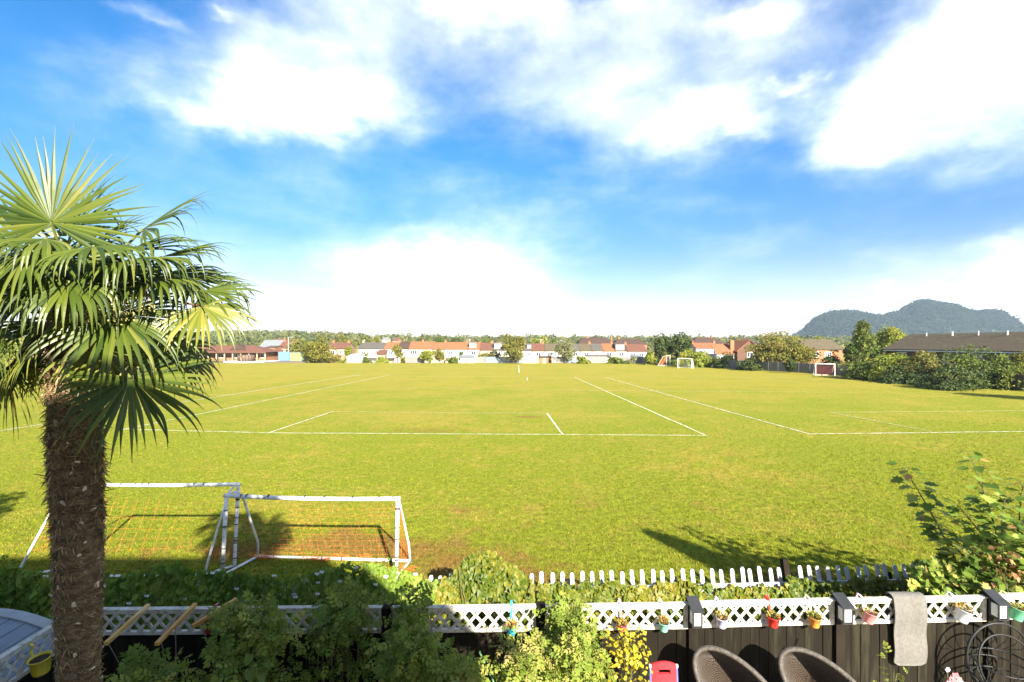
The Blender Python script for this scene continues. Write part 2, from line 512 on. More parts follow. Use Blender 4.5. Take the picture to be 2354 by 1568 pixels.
M['flower_cream'] = leafmat('palm_flower', [(0.22, 0.20, 0.06), (0.34, 0.31, 0.11), (0.45, 0.41, 0.18)], .2, .7, .2)
M['vine'] = leafmat('vine_leaf', [(0.0399, 0.072, 0.0053), (0.0699, 0.1062, 0.008), (0.1198, 0.1405, 0.0106), (0.1863, 0.1713, 0.016), (0.2528, 0.2056, 0.0319), (0.1796, 0.1165, 0.0319)], .3, .5, .3)
M['vine_green'] = leafmat('vine_leaf_green', [(0.0567, 0.108, 0.0121), (0.0945, 0.1647, 0.0175), (0.1418, 0.216, 0.0243), (0.216, 0.2565, 0.0405), (0.3375, 0.297, 0.081)], .3, .55, .18)
M['tomato'] = leafmat('tomato_leaf', [(0.0688, 0.1056, 0.0138), (0.1148, 0.1664, 0.0207), (0.1664, 0.218, 0.0298), (0.2525, 0.2639, 0.0516), (0.3787, 0.3098, 0.1033)], .3, .6, .16)
M['yellow_leaf'] = leafmat('yellow_shrub_leaf', [(0.10, 0.13, 0.015), (0.24, 0.21, 0.012), (0.38, 0.30, 0.012), (0.46, 0.37, 0.03)], .3, .5, .3)
M['sapling'] = leafmat('sapling_leaf', [(0.0574, 0.1046, 0.0151), (0.1013, 0.1654, 0.0219), (0.1654, 0.2363, 0.0338), (0.2785, 0.3121, 0.0675), (0.4387, 0.2447, 0.0844)], .34, .55, .18)
M['squash'] = leafmat('squash_leaf', [(0.11, 0.16, 0.025), (0.14, 0.19, 0.04)], .35, .5, .3)
M['flower_white'] = leafmat('white_flower', [(0.75, 0.75, 0.72), (0.8, 0.8, 0.78)], .2, .6, .2)
M['flower_pink'] = leafmat('pink_flower', [(0.60, 0.14, 0.16), (0.70, 0.25, 0.25), (0.6, 0.5, 0.55)], .2, .6, .2)
M['succulent'] = leafmat('pot_plant_leaf', [(0.10, 0.14, 0.03), (0.22, 0.21, 0.04), (0.34, 0.25, 0.06), (0.40, 0.17, 0.06)], .25, .5, .3)
# far foliage
M['tree_green'] = leafmat('tree_leaf_green', [(0.0438, 0.0754, 0.0123), (0.0752, 0.1131, 0.0173), (0.1253, 0.1522, 0.0246), (0.1879, 0.1812, 0.037)], .25, .6, .2)
M['tree_olive'] = leafmat('tree_leaf_olive', [(0.0802, 0.0972, 0.0172), (0.1312, 0.1418, 0.0252), (0.1968, 0.1755, 0.0402), (0.2479, 0.1755, 0.0459)], .25, .6, .2)
M['tree_gold'] = leafmat('tree_leaf_gold', [(0.0931, 0.1017, 0.0159), (0.1533, 0.1495, 0.0219), (0.219, 0.1854, 0.0298)], .25, .6, .2)
M['tree_bright'] = leafmat('tree_leaf_bright', [(0.0875, 0.1283, 0.0138), (0.1458, 0.1823, 0.0184), (0.2187, 0.2295, 0.0287), (0.277, 0.243, 0.0459)], .25, .6, .2)
M['tree_dark'] = leafmat('tree_leaf_dark', [(0.0233, 0.0432, 0.0115), (0.0408, 0.0648, 0.0149), (0.0656, 0.0878, 0.0195), (0.1021, 0.1013, 0.0287)], .2, .6, .2)
M['tree_grey'] = leafmat('tree_leaf_greygreen', [(0.0972, 0.1104, 0.0459), (0.1426, 0.156, 0.0663), (0.1944, 0.198, 0.0867), (0.2462, 0.228, 0.102)], .25, .6, .2)
# ------------------------------------------------------------------ ground
def sstep(a, b, x):
    t = np.clip((np.asarray(x, float) - a) / (b - a), 0, 1)
    return t * t * (3 - 2 * t)


def terrain(x, y):
    """height of the open ground"""
    x = np.asarray(x, float); y = np.asarray(y, float)
    dip = -2.3 * sstep(126, 136, y) * (1 - sstep(-62, -56, -x - 0) * 0)
    left = sstep(-0.05, -0.45, x / np.maximum(y, 1.0))
    rise = (9.0 + 7 * left) * sstep(260, 900, y) + 2.5 * left * sstep(280, 520, y)
    rise = rise + 2.0 * np.sin(x * 0.012 + 1.0) * sstep(500, 900, y)
    return dip + rise


def make_ground():
    xs = np.unique(np.concatenate([np.linspace(-1850, -320, 24), np.linspace(-320, 320, 65), np.linspace(320, 1850, 24)]))
    ys = np.unique(np.concatenate([np.linspace(-300, -20, 8), np.linspace(-20, 120, 29), np.linspace(120, 140, 21), np.linspace(140, 320, 24), np.linspace(320, 1750, 40)]))
    gx, gy = np.meshgrid(xs, ys)
    gz = terrain(gx, gy)
    nx = len(xs)
    v = np.stack([gx.ravel(), gy.ravel(), gz.ravel()], 1)
    f = [(j * nx + i, j * nx + i + 1, (j + 1) * nx + i + 1, (j + 1) * nx + i) for j in range(len(ys) - 1) for i in range(nx - 1)]
    me = bpy.data.meshes.new('ground'); me.from_pydata(v.tolist(), [], f); me.materials.append(M['turf'])
    me.polygons.foreach_set('use_smooth', [True] * len(f)); me.update()
    o = bpy.data.objects.new('ground', me); COL.objects.link(o)
    tag(o, None, None, kind='structure')


make_ground()


def make_grass():
    rg = np.random.default_rng(5)
    n = 430000
    # thinner with distance, as far as single tufts show
    y = 9.0 + 27.0 * rg.random(n) ** 1.9
    x = (rg.random(n) * 2 - 1) * (y * 1.13 + 1.0)
    cl = np.floor(n / 9).astype(int)
    k = rg.integers(0, cl, n)
    cx, cy = x[:cl], y[:cl]
    use = rg.random(n) < 0.6
    x = np.where(use, cx[k] + rg.normal(0, .035, n), x); y = np.where(use, cy[k] + rg.normal(0, .035, n), y)
    keep = (y > 9.0) & (rg.random(n) < 1 - ((y - 9) / 27) ** 1.5)
    x, y = x[keep], y[keep]; n = len(x)
    h = 0.028 + 0.035 * rg.random(n) ** 2
    edge = np.exp(-((y - 9.2) / 0.9) ** 2)
    h *= 1 + 1.6 * edge * rg.random(n)
    w = 0.004 + 0.004 * rg.random(n) + 0.00035 * y
    a = rg.random(n) * 2 * PI
    lean = rg.normal(0, .55, (n, 2))
    bx, by = np.cos(a) * w, np.sin(a) * w
    z0 = np.zeros(n)
    V = np.stack([np.stack([x - bx, y - by, z0 - .004], 1), np.stack([x + bx, y + by, z0 - .004], 1), np.stack([x + lean[:, 0] * h, y + lean[:, 1] * h, h], 1)], 1).reshape(-1, 3)
    F = np.arange(3 * n, dtype=np.int32)
    me = bpy.data.meshes.new('grass')
    me.vertices.add(3 * n); me.vertices.foreach_set('co', V.astype(np.float32).ravel())
    me.loops.add(3 * n); me.loops.foreach_set('vertex_index', F)
    me.polygons.add(n); me.polygons.foreach_set('loop_start', np.arange(0, 3 * n, 3, dtype=np.int32)); me.update(calc_edges=True)
    at = me.attributes.new('rnd', 'FLOAT', 'POINT'); at.data.foreach_set('value', np.repeat(rg.random(n), 3).astype(np.float32))
    me.materials.append(M['blade'])
    o = bpy.data.objects.new('grass', me); COL.objects.link(o)
    tag(o, 'short tufty grass growing over the near part of the sports field', 'grass', kind='stuff')


make_grass()

# painted lines of the two pitches, laid 6 mm above the turf
LN = 0
def field_line(pts, w=0.09, worn=False):
    global LN
    mb = MB(); zz = 0.006 + 0.0045 * (LN % 5); LN += 1
    P = [G(*p) for p in pts]
    rg = random.Random(LN)
    for a, b in zip(P[:-1], P[1:]):
        L = np.linalg.norm(b - a); k = max(2, int(L / 1.5)); d = nrm(b - a); s = np.array((-d[1], d[0], 0))
        q = [a + (b - a) * i / k + s * rg.uniform(-.02, .02) for i in range(k + 1)]
        for p0, p1 in zip(q[:-1], q[1:]):
            mb.face([(*(p0 - s * w / 2)[:2], zz), (*(p1 - s * w / 2)[:2], zz), (*(p1 + s * w / 2)[:2], zz), (*(p0 + s * w / 2)[:2], zz)])
    tag(mb.build('pitch_line', M['wornline' if worn else 'line']), None, None, kind='structure')


for pts, w, worn in [
    ([(275, 986.5), (620, 995), (1300, 999), (1626, 1001)], .10, 0), ([(1624, 1001.5), (1320, 867)], .10, 0),
    ([(282, 988), (453, 953), (897, 862)], .11, 0), ([(-60, 1000), (96, 976), (446, 920.5), (831, 861)], .12, 0),
    ([(620, 995), (767, 946)], .10, 0), ([(1257, 950), (1295, 1000)], .10, 0), ([(764, 946), (1010, 949), (1260, 950)], .10, 1),
    ([(1862, 998), (2500, 990.5)], .10, 0), ([(1862, 998.5), (1392, 868)], .10, 0),
    ([(2144, 993), (1905, 948)], .10, 1), ([(1905, 948), (2480, 943)], .10, 1),
    ([(880, 890), (1400, 898), (1960, 902)], .12, 1), ([(780, 864), (1320, 867.3), (1990, 868.5)], .13, 1),
    ([(1192, 840), (1193.5, 857)], .16, 0), ([(1211.5, 868), (1212.5, 875)], .13, 0), ([(640, 850), (900, 845), (1500, 846)], .14, 1)]:
    field_line(pts, w, worn)

# ------------------------------------------------------------------ far scenery: materials
M['render_white'] = mk('white_render', (0.38, 0.36, 0.32), (0.31, 0.295, 0.26), 2, .85)
M['render_cream'] = mk('cream_render', (0.33, 0.26, 0.185), (0.28, 0.22, 0.155), 2, .85)
M['render_pink'] = mk('pinkish_brick', (0.27, 0.17, 0.125), (0.22, 0.14, 0.10), 2, .9)
M['brick_orange'] = mk('orange_brick', (0.26, 0.125, 0.062), (0.21, 0.10, 0.05), 4, .9)
M['brick_brown'] = mk('brown_brick', (0.11, 0.06, 0.038), (0.085, 0.047, 0.03), 4, .9)
M['roof_orange'] = mk('orange_tile', (0.25, 0.092, 0.040), (0.20, 0.073, 0.032), 1.5, .85, .3, 14, stretch=(1, 1, 3))
M['roof_redbrown'] = mk('redbrown_tile', (0.13, 0.055, 0.034), (0.095, 0.043, 0.028), 1.5, .85, .3, 14, stretch=(1, 1, 3))
M['roof_brown'] = mk('brown_tile', (0.062, 0.037, 0.027), (0.047, 0.028, 0.021), 1.5, .85, .3, 14, stretch=(1, 1, 3))
M['roof_moss'] = mk('mossy_brown_tile', (0.088, 0.069, 0.041), (0.066, 0.052, 0.031), 2.2, .9, .4, 14, stretch=(1, 1, 3), c3=(0.12, 0.098, 0.044), s3=1.5)
M['roof_grey'] = mk('grey_tile', (0.085, 0.075, 0.064), (0.065, 0.058, 0.05), 1.5, .85, .3, 14, stretch=(1, 1, 3))
M['roof_slate'] = mk('slate_grey_roof', (0.16, 0.175, 0.18), (0.13, 0.14, 0.145), 1.5, .7)
M['pvc'] = mk('white_window_frame', (0.75, 0.75, 0.73), None, 3, .4)
M['glass'] = mk('dark_window_glass', (0.035, 0.042, 0.05), (0.06, 0.07, 0.08), 1.5, .08, spec=.6)
M['fence_grey'] = mk('weathered_grey_fence', (0.19, 0.185, 0.17), (0.14, 0.14, 0.13), 3, .9, .3, 20, stretch=(6, 6, .2))
M['fence_blue'] = mk('bluegrey_fence', (0.17, 0.20, 0.225), (0.13, 0.155, 0.175), 3, .9, .3, 20, stretch=(6, 6, .2))
M['fence_pale'] = mk('pale_fence', (0.24, 0.225, 0.195), (0.18, 0.17, 0.15), 3, .9, .3, 20, stretch=(6, 6, .2))
M['fence_brown'] = mk('brown_fence', (0.12, 0.085, 0.06), (0.085, 0.06, 0.045), 3, .9, .3, 20, stretch=(6, 6, .2))
M['container_blue'] = mk('blue_container_paint', (0.09, 0.17, 0.36), (0.11, 0.20, 0.38), 2, .5)
M['container_green'] = mk('pale_yellowgreen_paint', (0.26, 0.30, 0.10), (0.22, 0.26, 0.085), 2, .6)
M['mural'] = mk('grey_green_mural_paint', (0.12, 0.17, 0.09), (0.25, 0.30, 0.19), 1.2, .6, c3=(0.07, 0.10, 0.09), s3=.9)
M['tarmac'] = mk('reddish_tarmac', (0.12, 0.09, 0.08), (0.10, 0.08, 0.07), 3, .95)
M['pale_concrete'] = mk('pale_concrete', (0.62, 0.61, 0.57), (0.54, 0.53, 0.5), 2, .9)
M['wicker_far'] = mk('woven_brown_panel', (0.085, 0.06, 0.045), (0.16, 0.11, 0.075), 9, .9)
M['steel'] = mk('grey_steel', (0.42, 0.42, 0.40), None, 3, .5)

WIN = {}
def window(parent, x, z, w, h, y=0.0, pane_mat='glass', bars=1):
    """window part (frame bars) with a pane sub-part; y is the wall's front"""
    key = (round(w, 2), round(h, 2), pane_mat, bars)
    if key not in WIN:
        t = .09
        fb = MB(); fb.box(-w / 2, w / 2, -.07, .02, -t, 0); fb.box(-w / 2, w / 2, -.07, .02, h - t, h)
        fb.box(-w / 2, -w / 2 + t, -.07, .02, 0, h - t); fb.box(w / 2 - t, w / 2, -.07, .02, 0, h - t)
        for i in range(bars):
            xx = -w / 2 + w * (i + 1) / (bars + 1); fb.box(xx - t / 2, xx + t / 2, -.07, .02, 0, h - t)
        f = fb.build('window', M['pvc'], parent)
        p = MB().box(-w / 2 + t, w / 2 - t, -.03, -.01, 0, h - t).build('pane', M[pane_mat], f)
        WIN[key] = (f, p); f.location = (x, y, z)
        return f
    f0, p0 = WIN[key]
    f = dup(f0, parent, (x, y, z)); dup(p0, f)
    return f


def xz(x, y, d): p = D(x, y, d); return p[0], p[2]


def house(name, label, x0, x1, d, ridge, eave, wall, roof, depth=8.0, wins=(), chim=(), hip=0.0, dormer=None, ext=None, cat='house', group='houses behind the sports field', dish=False):
    X0, X1 = xz(x0, 0, d)[0], xz(x1, 0, d)[0]
    zg = float(terrain((X0 + X1) / 2, d)) - .1
    W = X1 - X0; ez = xz(0, eave, d)[1] - zg; rz = xz(0, ridge, d + depth / 2)[1] - zg
    t = thing(name, label, cat, ((X0 + X1) / 2, d, zg), group)
    w = W / 2
    mb = MB()
    mb.hexa([(-w, 0, 0), (w, 0, 0), (w, depth, 0), (-w, depth, 0), (-w, 0, ez), (w, 0, ez), (w, depth, ez), (-w, depth, ez)])
    if hip == 0:
        for s in (-1, 1):
            mb.face([(s * w, 0, ez), (s * w, depth, ez), (s * w, depth / 2, rz - .05)][::s])
    mb.build('wall', M[wall], t)
    mb = MB(); th = .16; o = .3; hp = hip
    sl = (rz - ez) / (depth / 2)
    ey, edz = -o, ez - o * sl
    a = w + (.12 if hp == 0 else .2)
    for sgn in (0, 1):
        y0 = ey if sgn == 0 else depth - ey
        q = [(-a, y0, edz), (a, y0, edz), (a - hp, depth / 2, rz), (-a + hp, depth / 2, rz)]
        if sgn: q = q[::-1]; q = [q[2], q[3], q[0], q[1]]
        mb.hexa([(p[0], p[1], p[2] + .02) for p in q] + [(p[0], p[1], p[2] + th) for p in q])
    if hp:
        for s in (-1, 1):
            q = [(s * a, ey, edz + th), (s * a, depth - ey, edz + th), (s * (a - hp), depth / 2, rz + th)]
            mb.face(q if s > 0 else q[::-1])
    rf = mb.build('roof', M[roof], t)
    MB().box(-a + hp, a - hp, depth / 2 - .12, depth / 2 + .12, rz + th - .04, rz + th + .07).build('ridge_tiles', M[roof], rf)
    for fx in chim:
        cm = MB(); cx = -w + fx * W
        cm.box(cx - .30, cx + .30, depth / 2 - .3, depth / 2 + .3, rz - .8, rz + .70); cm.box(cx - .36, cx + .36, depth / 2 - .36, depth / 2 + .36, rz + .70, rz + .8)
        c = cm.build('chimney', M['brick_orange' if roof != 'roof_grey' else 'render_cream'], rf)
        pm = MB()
        for k in (-.15, .15): pm.lathe([(.10, 0), (.08, .3), (.10, .33)], (cx + k, depth / 2, rz + .8), 8)
        pm.build('chimney_pot', M['roof_orange'], t)
    for fx, z, ww, hh in wins:
        window(t, -w + fx * W, ez - z, ww, hh, 0.0, bars=2 if ww > 1.5 else 1)
    if dormer:
        fx0, fx1, zt, zb = dormer
        dx0, dx1 = -w + fx0 * W, -w + fx1 * W
        dz0 = rz - zb; dz1 = rz - zt; yf = depth / 2 * (dz0 - ez) / (rz - ez) - .25
        dm = MB().box(dx0, dx1, yf, depth / 2, dz0, dz1); dr = MB().box(dx0 - .15, dx1 + .15, yf - .2, depth / 2, dz1 + .003, dz1 + .16)
        dd = dm.build('dormer', M['render_white'], t); dr.build('dormer_roof', M['roof_slate'], dd)
        n = max(1, int((dx1 - dx0) / 1.0))
        for i in range(n):
            window(t, dx0 + (i + .5) * (dx1 - dx0) / n, dz0 + (dz1 - dz0) * .28, min(.8, (dx1 - dx0) / n * .8), (dz1 - dz0) * .55, yf)
    if ext:
        fx0, fx1, h, dep, m_w, m_r = ext
        e0, e1 = -w + fx0 * W, -w + fx1 * W
        eo = MB().box(e0, e1, -dep, -.003, 0, h).build('extension', M[m_w], t)
        MB().hexa([(e0 - .15, -dep - .2, h + .003), (e1 + .15, -dep - .2, h + .003), (e1 + .15, -.01, h + .55), (e0 - .15, -.01, h + .55), (e0 - .15, -dep - .2, h + .14), (e1 + .15, -dep - .2, h + .14), (e1 + .15, -.01, h + .7), (e0 - .15, -.01, h + .7)]).build('extension_roof', M[m_r], eo)
        n = max(1, int((e1 - e0) / 2.2))
        for i in range(n): window(t, e0 + (i + .5) * (e1 - e0) / n, h - 1.45, 1.3, 1.1, -dep)
    if dish:
        MB().lathe([(.0, 0), (.22, .04), (.33, .12)], (w * .3, -.3, ez - .6), 10, axis=(0.3, -1, .4)).build('satellite_dish', M['steel'], t)
    return t


W2 = ((.28, 1.75, 1.5, 1.15), (.72, 1.75, 1.2, 1.15))
W3 = ((.2, 1.75, 1.3, 1.15), (.5, 1.75, 0.8, 1.15), (.8, 1.75, 1.3, 1.15))
dF, dB = 143.0, 188.0
house('terraced_house', 'house with reddish brown roof and pinkish wall behind the golden tree', 752, 797, 146, 789, 800.5, 'render_pink', 'roof_redbrown', wins=W2, chim=(.1, .9))
house('terraced_house', 'white walled house with long dark grey roof right of the green conical tree', 823, 882, dF, 788.5, 801, 'render_white', 'roof_grey', wins=((.7, 1.8, 1.2, 1.2), (.2, 1.75, 1.3, 1.1)), chim=(.06, .97), ext=(.25, .9, 2.6, 3.2, 'render_cream', 'roof_grey'))
house('terraced_house', 'narrow white house with bright orange roof next to the long dark grey roof', 884, 913, dF, 788, 801, 'render_white', 'roof_orange', wins=((.5, 1.8, 1.2, 1.1),), chim=(.95,), ext=(.05, .8, 2.5, 3, 'render_cream', 'roof_brown'))
house('terraced_house', 'house with dark brown roof between two orange roofed houses', 914, 939, dF, 788, 801, 'render_white', 'roof_brown', wins=((.6, 1.8, 1.2, 1.1),))
house('terraced_house', 'white house with broad orange roof and white extension, left of the pair of pale shrubs', 940, 994, dF, 787, 801.5, 'render_white', 'roof_orange', wins=((.2, 1.6, 1.9, 1.15), (.75, 1.6, 1.3, 1.1)), chim=(.5,), ext=(.05, .7, 2.5, 3.2, 'render_white', 'roof_slate'))
house('terraced_house', 'narrow cream house with faded orange roof behind the pair of pale shrubs', 995, 1021, dF, 789, 802, 'render_cream', 'roof_orange', wins=((.5, 1.7, 1.2, 1.1),), chim=(.97,))
house('terraced_house', 'white house with widest plain orange roof in the middle of the row', 1022, 1074, dF, 788, 802, 'render_white', 'roof_orange', wins=((.3, 1.7, 1.6, 1.15), (.75, 1.7, 1.4, 1.1)), chim=(.95,), ext=(.1, .6, 2.5, 3, 'render_cream', 'roof_redbrown'))
house('terraced_house', 'white house with orange roof and white boxed dormer of four windows', 1075, 1102, dF, 788, 802, 'render_white', 'roof_orange', wins=((.5, 1.7, 1.4, 1.1),), dormer=(.12, .72, .1, 1.55))
house('terraced_house', 'cream house with plain dark brown roof right of the dormered orange roof', 1104, 1132, dF, 789.5, 804, 'render_cream', 'roof_redbrown', wins=((.5, 1.7, 1.4, 1.1),), chim=(.94,))
house('terraced_house', 'house with grey roof and white dormer partly hidden by the tall central tree', 1134, 1172, dF, 789, 804, 'render_white', 'roof_grey', wins=W2, dormer=(.05, .5, .1, 1.7))
house('terraced_house', 'white house with grey roof peeping out right of the tall central tree', 1176, 1223, dF, 791, 805, 'render_white', 'roof_grey', wins=((.85, 1.7, 1.0, 1.1),), dormer=(.76, .96, .3, 1.3))
house('terraced_house', 'white house with rusty red roof and chimney right of the tall central tree', 1224, 1252, dF, 791, 806, 'render_white', 'roof_redbrown', wins=((.5, 1.6, 1.5, 1.1),), chim=(.93,))
house('terraced_house', 'white house with grey brown roof left of the round grey green tree', 1252.5, 1282, dF, 791, 806, 'render_white', 'roof_moss', wins=((.4, 1.6, 1.4, 1.1),), dish=True)
house('terraced_house', 'white house with grey roof seen just right of the round grey green tree', 1284, 1333, dF, 791.5, 806, 'render_white', 'roof_grey', wins=((.8, 1.6, 1.3, 1.1),))
house('terraced_house', 'white house with olive brown roof and small roof chimney', 1334, 1361, dF, 791.5, 806, 'render_white', 'roof_moss', wins=((.5, 1.6, 1.4, 1.1),), chim=(.95,))
house('terraced_house', 'white house with grey roof and narrow window left of the small orange roof', 1361.5, 1387, dF, 791.5, 806, 'render_white', 'roof_grey', wins=((.5, 1.6, .8, 1.2),), ext=(.05, .95, 2.4, 3, 'render_white', 'roof_brown'))
house('terraced_house', 'cream house with small bright orange roof at the right of the white row', 1387.5, 1413, dF, 791.5, 806, 'render_cream', 'roof_orange', wins=((.5, 1.6, 1.4, 1.1),), chim=(.95,))
house('terraced_house', 'white house with square white dormer beside the small bright orange roof', 1414, 1442, dF, 790.5, 806, 'render_white', 'roof_brown', wins=((.5, 1.6, 1.4, 1.1),), dormer=(.05, .75, .2, 1.9))
house('terraced_house', 'white house with low brown roof next to the dark pine trees', 1443, 1487, dF, 793, 807, 'render_white', 'roof_redbrown', wins=W2, chim=(.04,), ext=(.05, .7, 2.3, 3.2, 'render_white', 'roof_slate'))
house('hip_roofed_house', 'large brown hip roof with a small gable rising behind the white row', 1330, 1412, dB, 777.5, 790, 'brick_orange', 'roof_brown', hip=2.2, wins=W3, chim=(.3, .98), group='large roofs behind the row')
house('hip_roofed_house', 'second large brown hip roof between white dormer house and pines', 1413, 1487, dB, 780, 791, 'brick_orange', 'roof_brown', hip=2.2, wins=W3, chim=(.2,), group='large roofs behind the row')
house('hip_roofed_house', 'long brown hip roof rising behind the orange roof right of the pines', 1592, 1668, dB, 777, 789.5, 'brick_orange', 'roof_brown', hip=3.0, wins=W3, chim=(.7,), group='large roofs behind the row')
house('hip_roofed_house', 'brown roof far behind, left of the brick gable house', 1694, 1742, dB, 778, 789, 'brick_orange', 'roof_brown', hip=2, group='large roofs behind the row')
house('terraced_house', 'house with orange roof and two chimneys behind the bright green bush', 1600, 1656, 140, 790, 800, 'render_white', 'roof_orange', wins=W3, chim=(.05, .96))
house('terraced_house', 'white house with small dormers between the bright bush and the brick gable house', 1657, 1700, 140, 791, 804, 'render_white', 'roof_brown', wins=((.2, 1.5, 1.3, 1.1), (.55, 1.5, 1.3, 1.1), (.85, 1.5, 1.3, 1.1)), dormer=(.05, .7, .3, 1.8))
house('terraced_house', 'long brick terrace with mossy brown roof and white window left of the conical tree', 1800, 1938, 118, 782, 802.5, 'brick_orange', 'roof_moss', depth=9, wins=((.30, 2.1, 1.6, 1.5), (.44, 2.0, .8, 1.2), (.53, 2.0, 1.7, 1.4), (.75, 2.1, 1.6, 1.4)), chim=())


def brick_gable():
    """house standing gable end on, with an orange roof slope"""
    d = 128; X0, X1 = xz(1695, 0, d)[0], xz(1752, 0, d)[0]; zg = float(terrain(0, d)) - .1; w = (X1 - X0) / 2
    ez = xz(0, 806, d)[1] - zg; rz = xz(0, 783.5, d)[1] - zg; dep = 9
    t = thing('gable_house', 'brick gable end house with orange roof slope left of the big broad tree', 'house', ((X0 + X1) / 2, d, zg), 'houses behind the sports field')
    mb = MB().box(-w, w, 0, dep, 0, ez); mb.face([(-w, 0, ez), (w, 0, ez), (0, 0, rz)]); mb.face([(w, dep, ez), (-w, dep, ez), (0, dep, rz)])
    mb.build('wall', M['brick_brown'], t)
    for s, m in ((-1, 'roof_orange'), (1, 'roof_moss')):
        q = [(0, -.3, rz + .02), (0, dep + .3, rz + .02), (s * (w + .3), dep + .3, ez - .3), (s * (w + .3), -.3, ez - .3)]
        MB().hexa(q + [(p[0], p[1], p[2] + .16) for p in q]).build('roof', M[m], t)
    MB().box(-w - .9, -w + .1, 2, 3, ez, rz + .2).build('chimney', M['brick_orange'], t)
    e = MB().box(-w - 5, -w - .003, 1, 8, 0, ez - 1).build('extension', M['render_white'], t)
    q = [(-w - 5.2, .8, ez - 1), (-w - .01, .8, ez - 1), (-w - .01, 4.5, ez + 1.6), (-w - 5.2, 4.5, ez + 1.6)]
    MB().hexa(q + [(p[0], p[1], p[2] + .15) for p in q]).build('extension_roof', M['roof_orange'], e)
    window(t, -w - 3.4, ez - 2.6, 1.4, 1.1, 1.0); window(t, -w - 1.5, ez - 2.6, 1.2, 1.1, 1.0)
    window(t, 0, ez - 1.7, 1.4, 1.3, 0.0)
brick_gable()


def right_terrace():
    """the long terrace beyond the right hand hedge, running away from the viewer"""
    X, y0, y1, dep = 62.0, 42.0, 80.5, 8.5
    t = thing('long_terrace', 'long dark brown roofed terrace behind the hedge at the right edge', 'house', (X, 61, -.1), 'houses behind the sports field')
    w = (y1 - y0) / 2; ez, rz = 4.4, 6.65
    mb = MB().box(0, dep, -w, w, 0, ez)
    for s in (-1, 1): mb.face([(0, s * w, ez), (dep, s * w, ez), (dep / 2, s * w, rz)][::s])
    mb.build('wall', M['brick_brown'], t)
    mb = MB()
    for s in (0, 1):
        e = -.4 if s == 0 else dep + .4
        q = [(e, -w - .2, ez - .2), (dep / 2, -w - .2, rz), (dep / 2, w + .2, rz), (e, w + .2, ez - .2)]
        if s: q = q[::-1]
        mb.hexa([(p[0], p[1], p[2] + .02) for p in q] + [(p[0], p[1], p[2] + .16) for p in q])
    r = mb.build('roof', M['roof_moss'], t)
    MB().box(-.45, -.33, -w, w, ez - .32, ez - .18).build('gutter', M['pvc'], t)
    for k, (yy, h) in enumerate(((-6, .5), (3, .3), (7, .4), (11, .35), (15.5, .3), (-12, .45))):
        MB().tube([(dep / 2 - .7, yy, rz - .4), (dep / 2 - .7, yy, rz + h * .6), (dep / 2 - .7, yy + .01, rz + h)], [.11, .1, .14], 8).build('flue', M['pvc' if k % 2 else 'steel'], r)
    for k in range(9):
        yy = -w + 2.2 + k * 4.1
        f = MB(); f.box(-.09, -.003, yy - .8, yy - .7, 2.5, 3.8); f.box(-.09, -.003, yy + .7, yy + .8, 2.5, 3.8); f.box(-.09, -.003, yy - .05, yy + .05, 2.5, 3.8)
        f.box(-.09, -.003, yy - .8, yy + .8, 3.8, 3.9); f.box(-.09, -.003, yy - .8, yy + .8, 2.4, 2.5)
        fo = f.build('window', M['pvc'], t)
        MB().box(-.05, -.004, yy - .7, yy + .7, 2.5, 3.8).build('pane', M['glass'], fo)
right_terrace()

# ------------------------------------------------------------------ left far corner: pavilion, play basket, containers
def pavilion():
    d = 139; t0 = D(430, 0, d)[0]; X0, X1 = D(400, 0, d)[0], D(612, 0, d)[0]
    cx = (X0 + X1) / 2; w = (X1 - X0) / 2
    t = thing('pavilion', 'low brick pavilion with brown hipped roof and a row of veranda posts', 'pavilion', (cx, d, 0))
    MB().box(-w + 1.6, w - 1.0, 2.2, 9, -.2, 2.6).build('wall', M['brick_orange'], t)
    dep, ez, rz = 10.5, 2.55, 4.5
    q = [(-w, -.2, ez), (w, -.2, ez), (w, dep, ez), (-w, dep, ez)]; r = [(-w + 6, dep / 2, rz), (w - 6, dep / 2, rz)]
    mb = MB(); mb.face([q[0], q[1], r[1], r[0]]); mb.face([q[1], q[2], r[1]]); mb.face([q[2], q[3], r[0], r[1]]); mb.face([q[3], q[0], r[0]]); mb.face(q[::-1])
    rf = mb.build('roof', M['roof_redbrown'], t)
    gx = w - 9
    mb = MB(); mb.face([(gx - 2.4, 1.4, ez + .72), (gx + 2.4, 1.4, ez + .72), (gx, 1.4, rz + .3)]); mb.face([(gx - 2.4, 1.4, ez + .72), (gx, 1.4, rz + .3), (gx, 5.2, rz + .3)]); mb.face([(gx + 2.4, 1.4, ez + .72), (gx, 5.2, rz + .3), (gx, 1.4, rz + .3)])
    mb.build('roof_gable', M['roof_brown'], rf)
    MB().box(-w, w, -.32, -.203, ez - .22, ez + .02).build('fascia', M['brick_brown'], t)
    p0 = None
    for k in range(12):
        x = -w + .4 + k * (2 * w - .8) / 11
        if p0 is None: p0 = MB().box(-.14, .14, -.14, .14, -.2, ez - .002).build('post', M['render_cream'], t); p0.location = (x, .2, 0)
        else: dup(p0, t, (x, .2, 0))
    for k in range(6): window(t, -w + 4 + k * 4.1, .9, 1.5, 1.2, 2.2)
    tag(MB().box(-w - 25, w + 22, 134.2 - d, d - 134 + 24, -.35, .02).build('tarmac', M['tarmac'], loc=(cx, d, 0)), None, None, kind='structure')
pavilion()


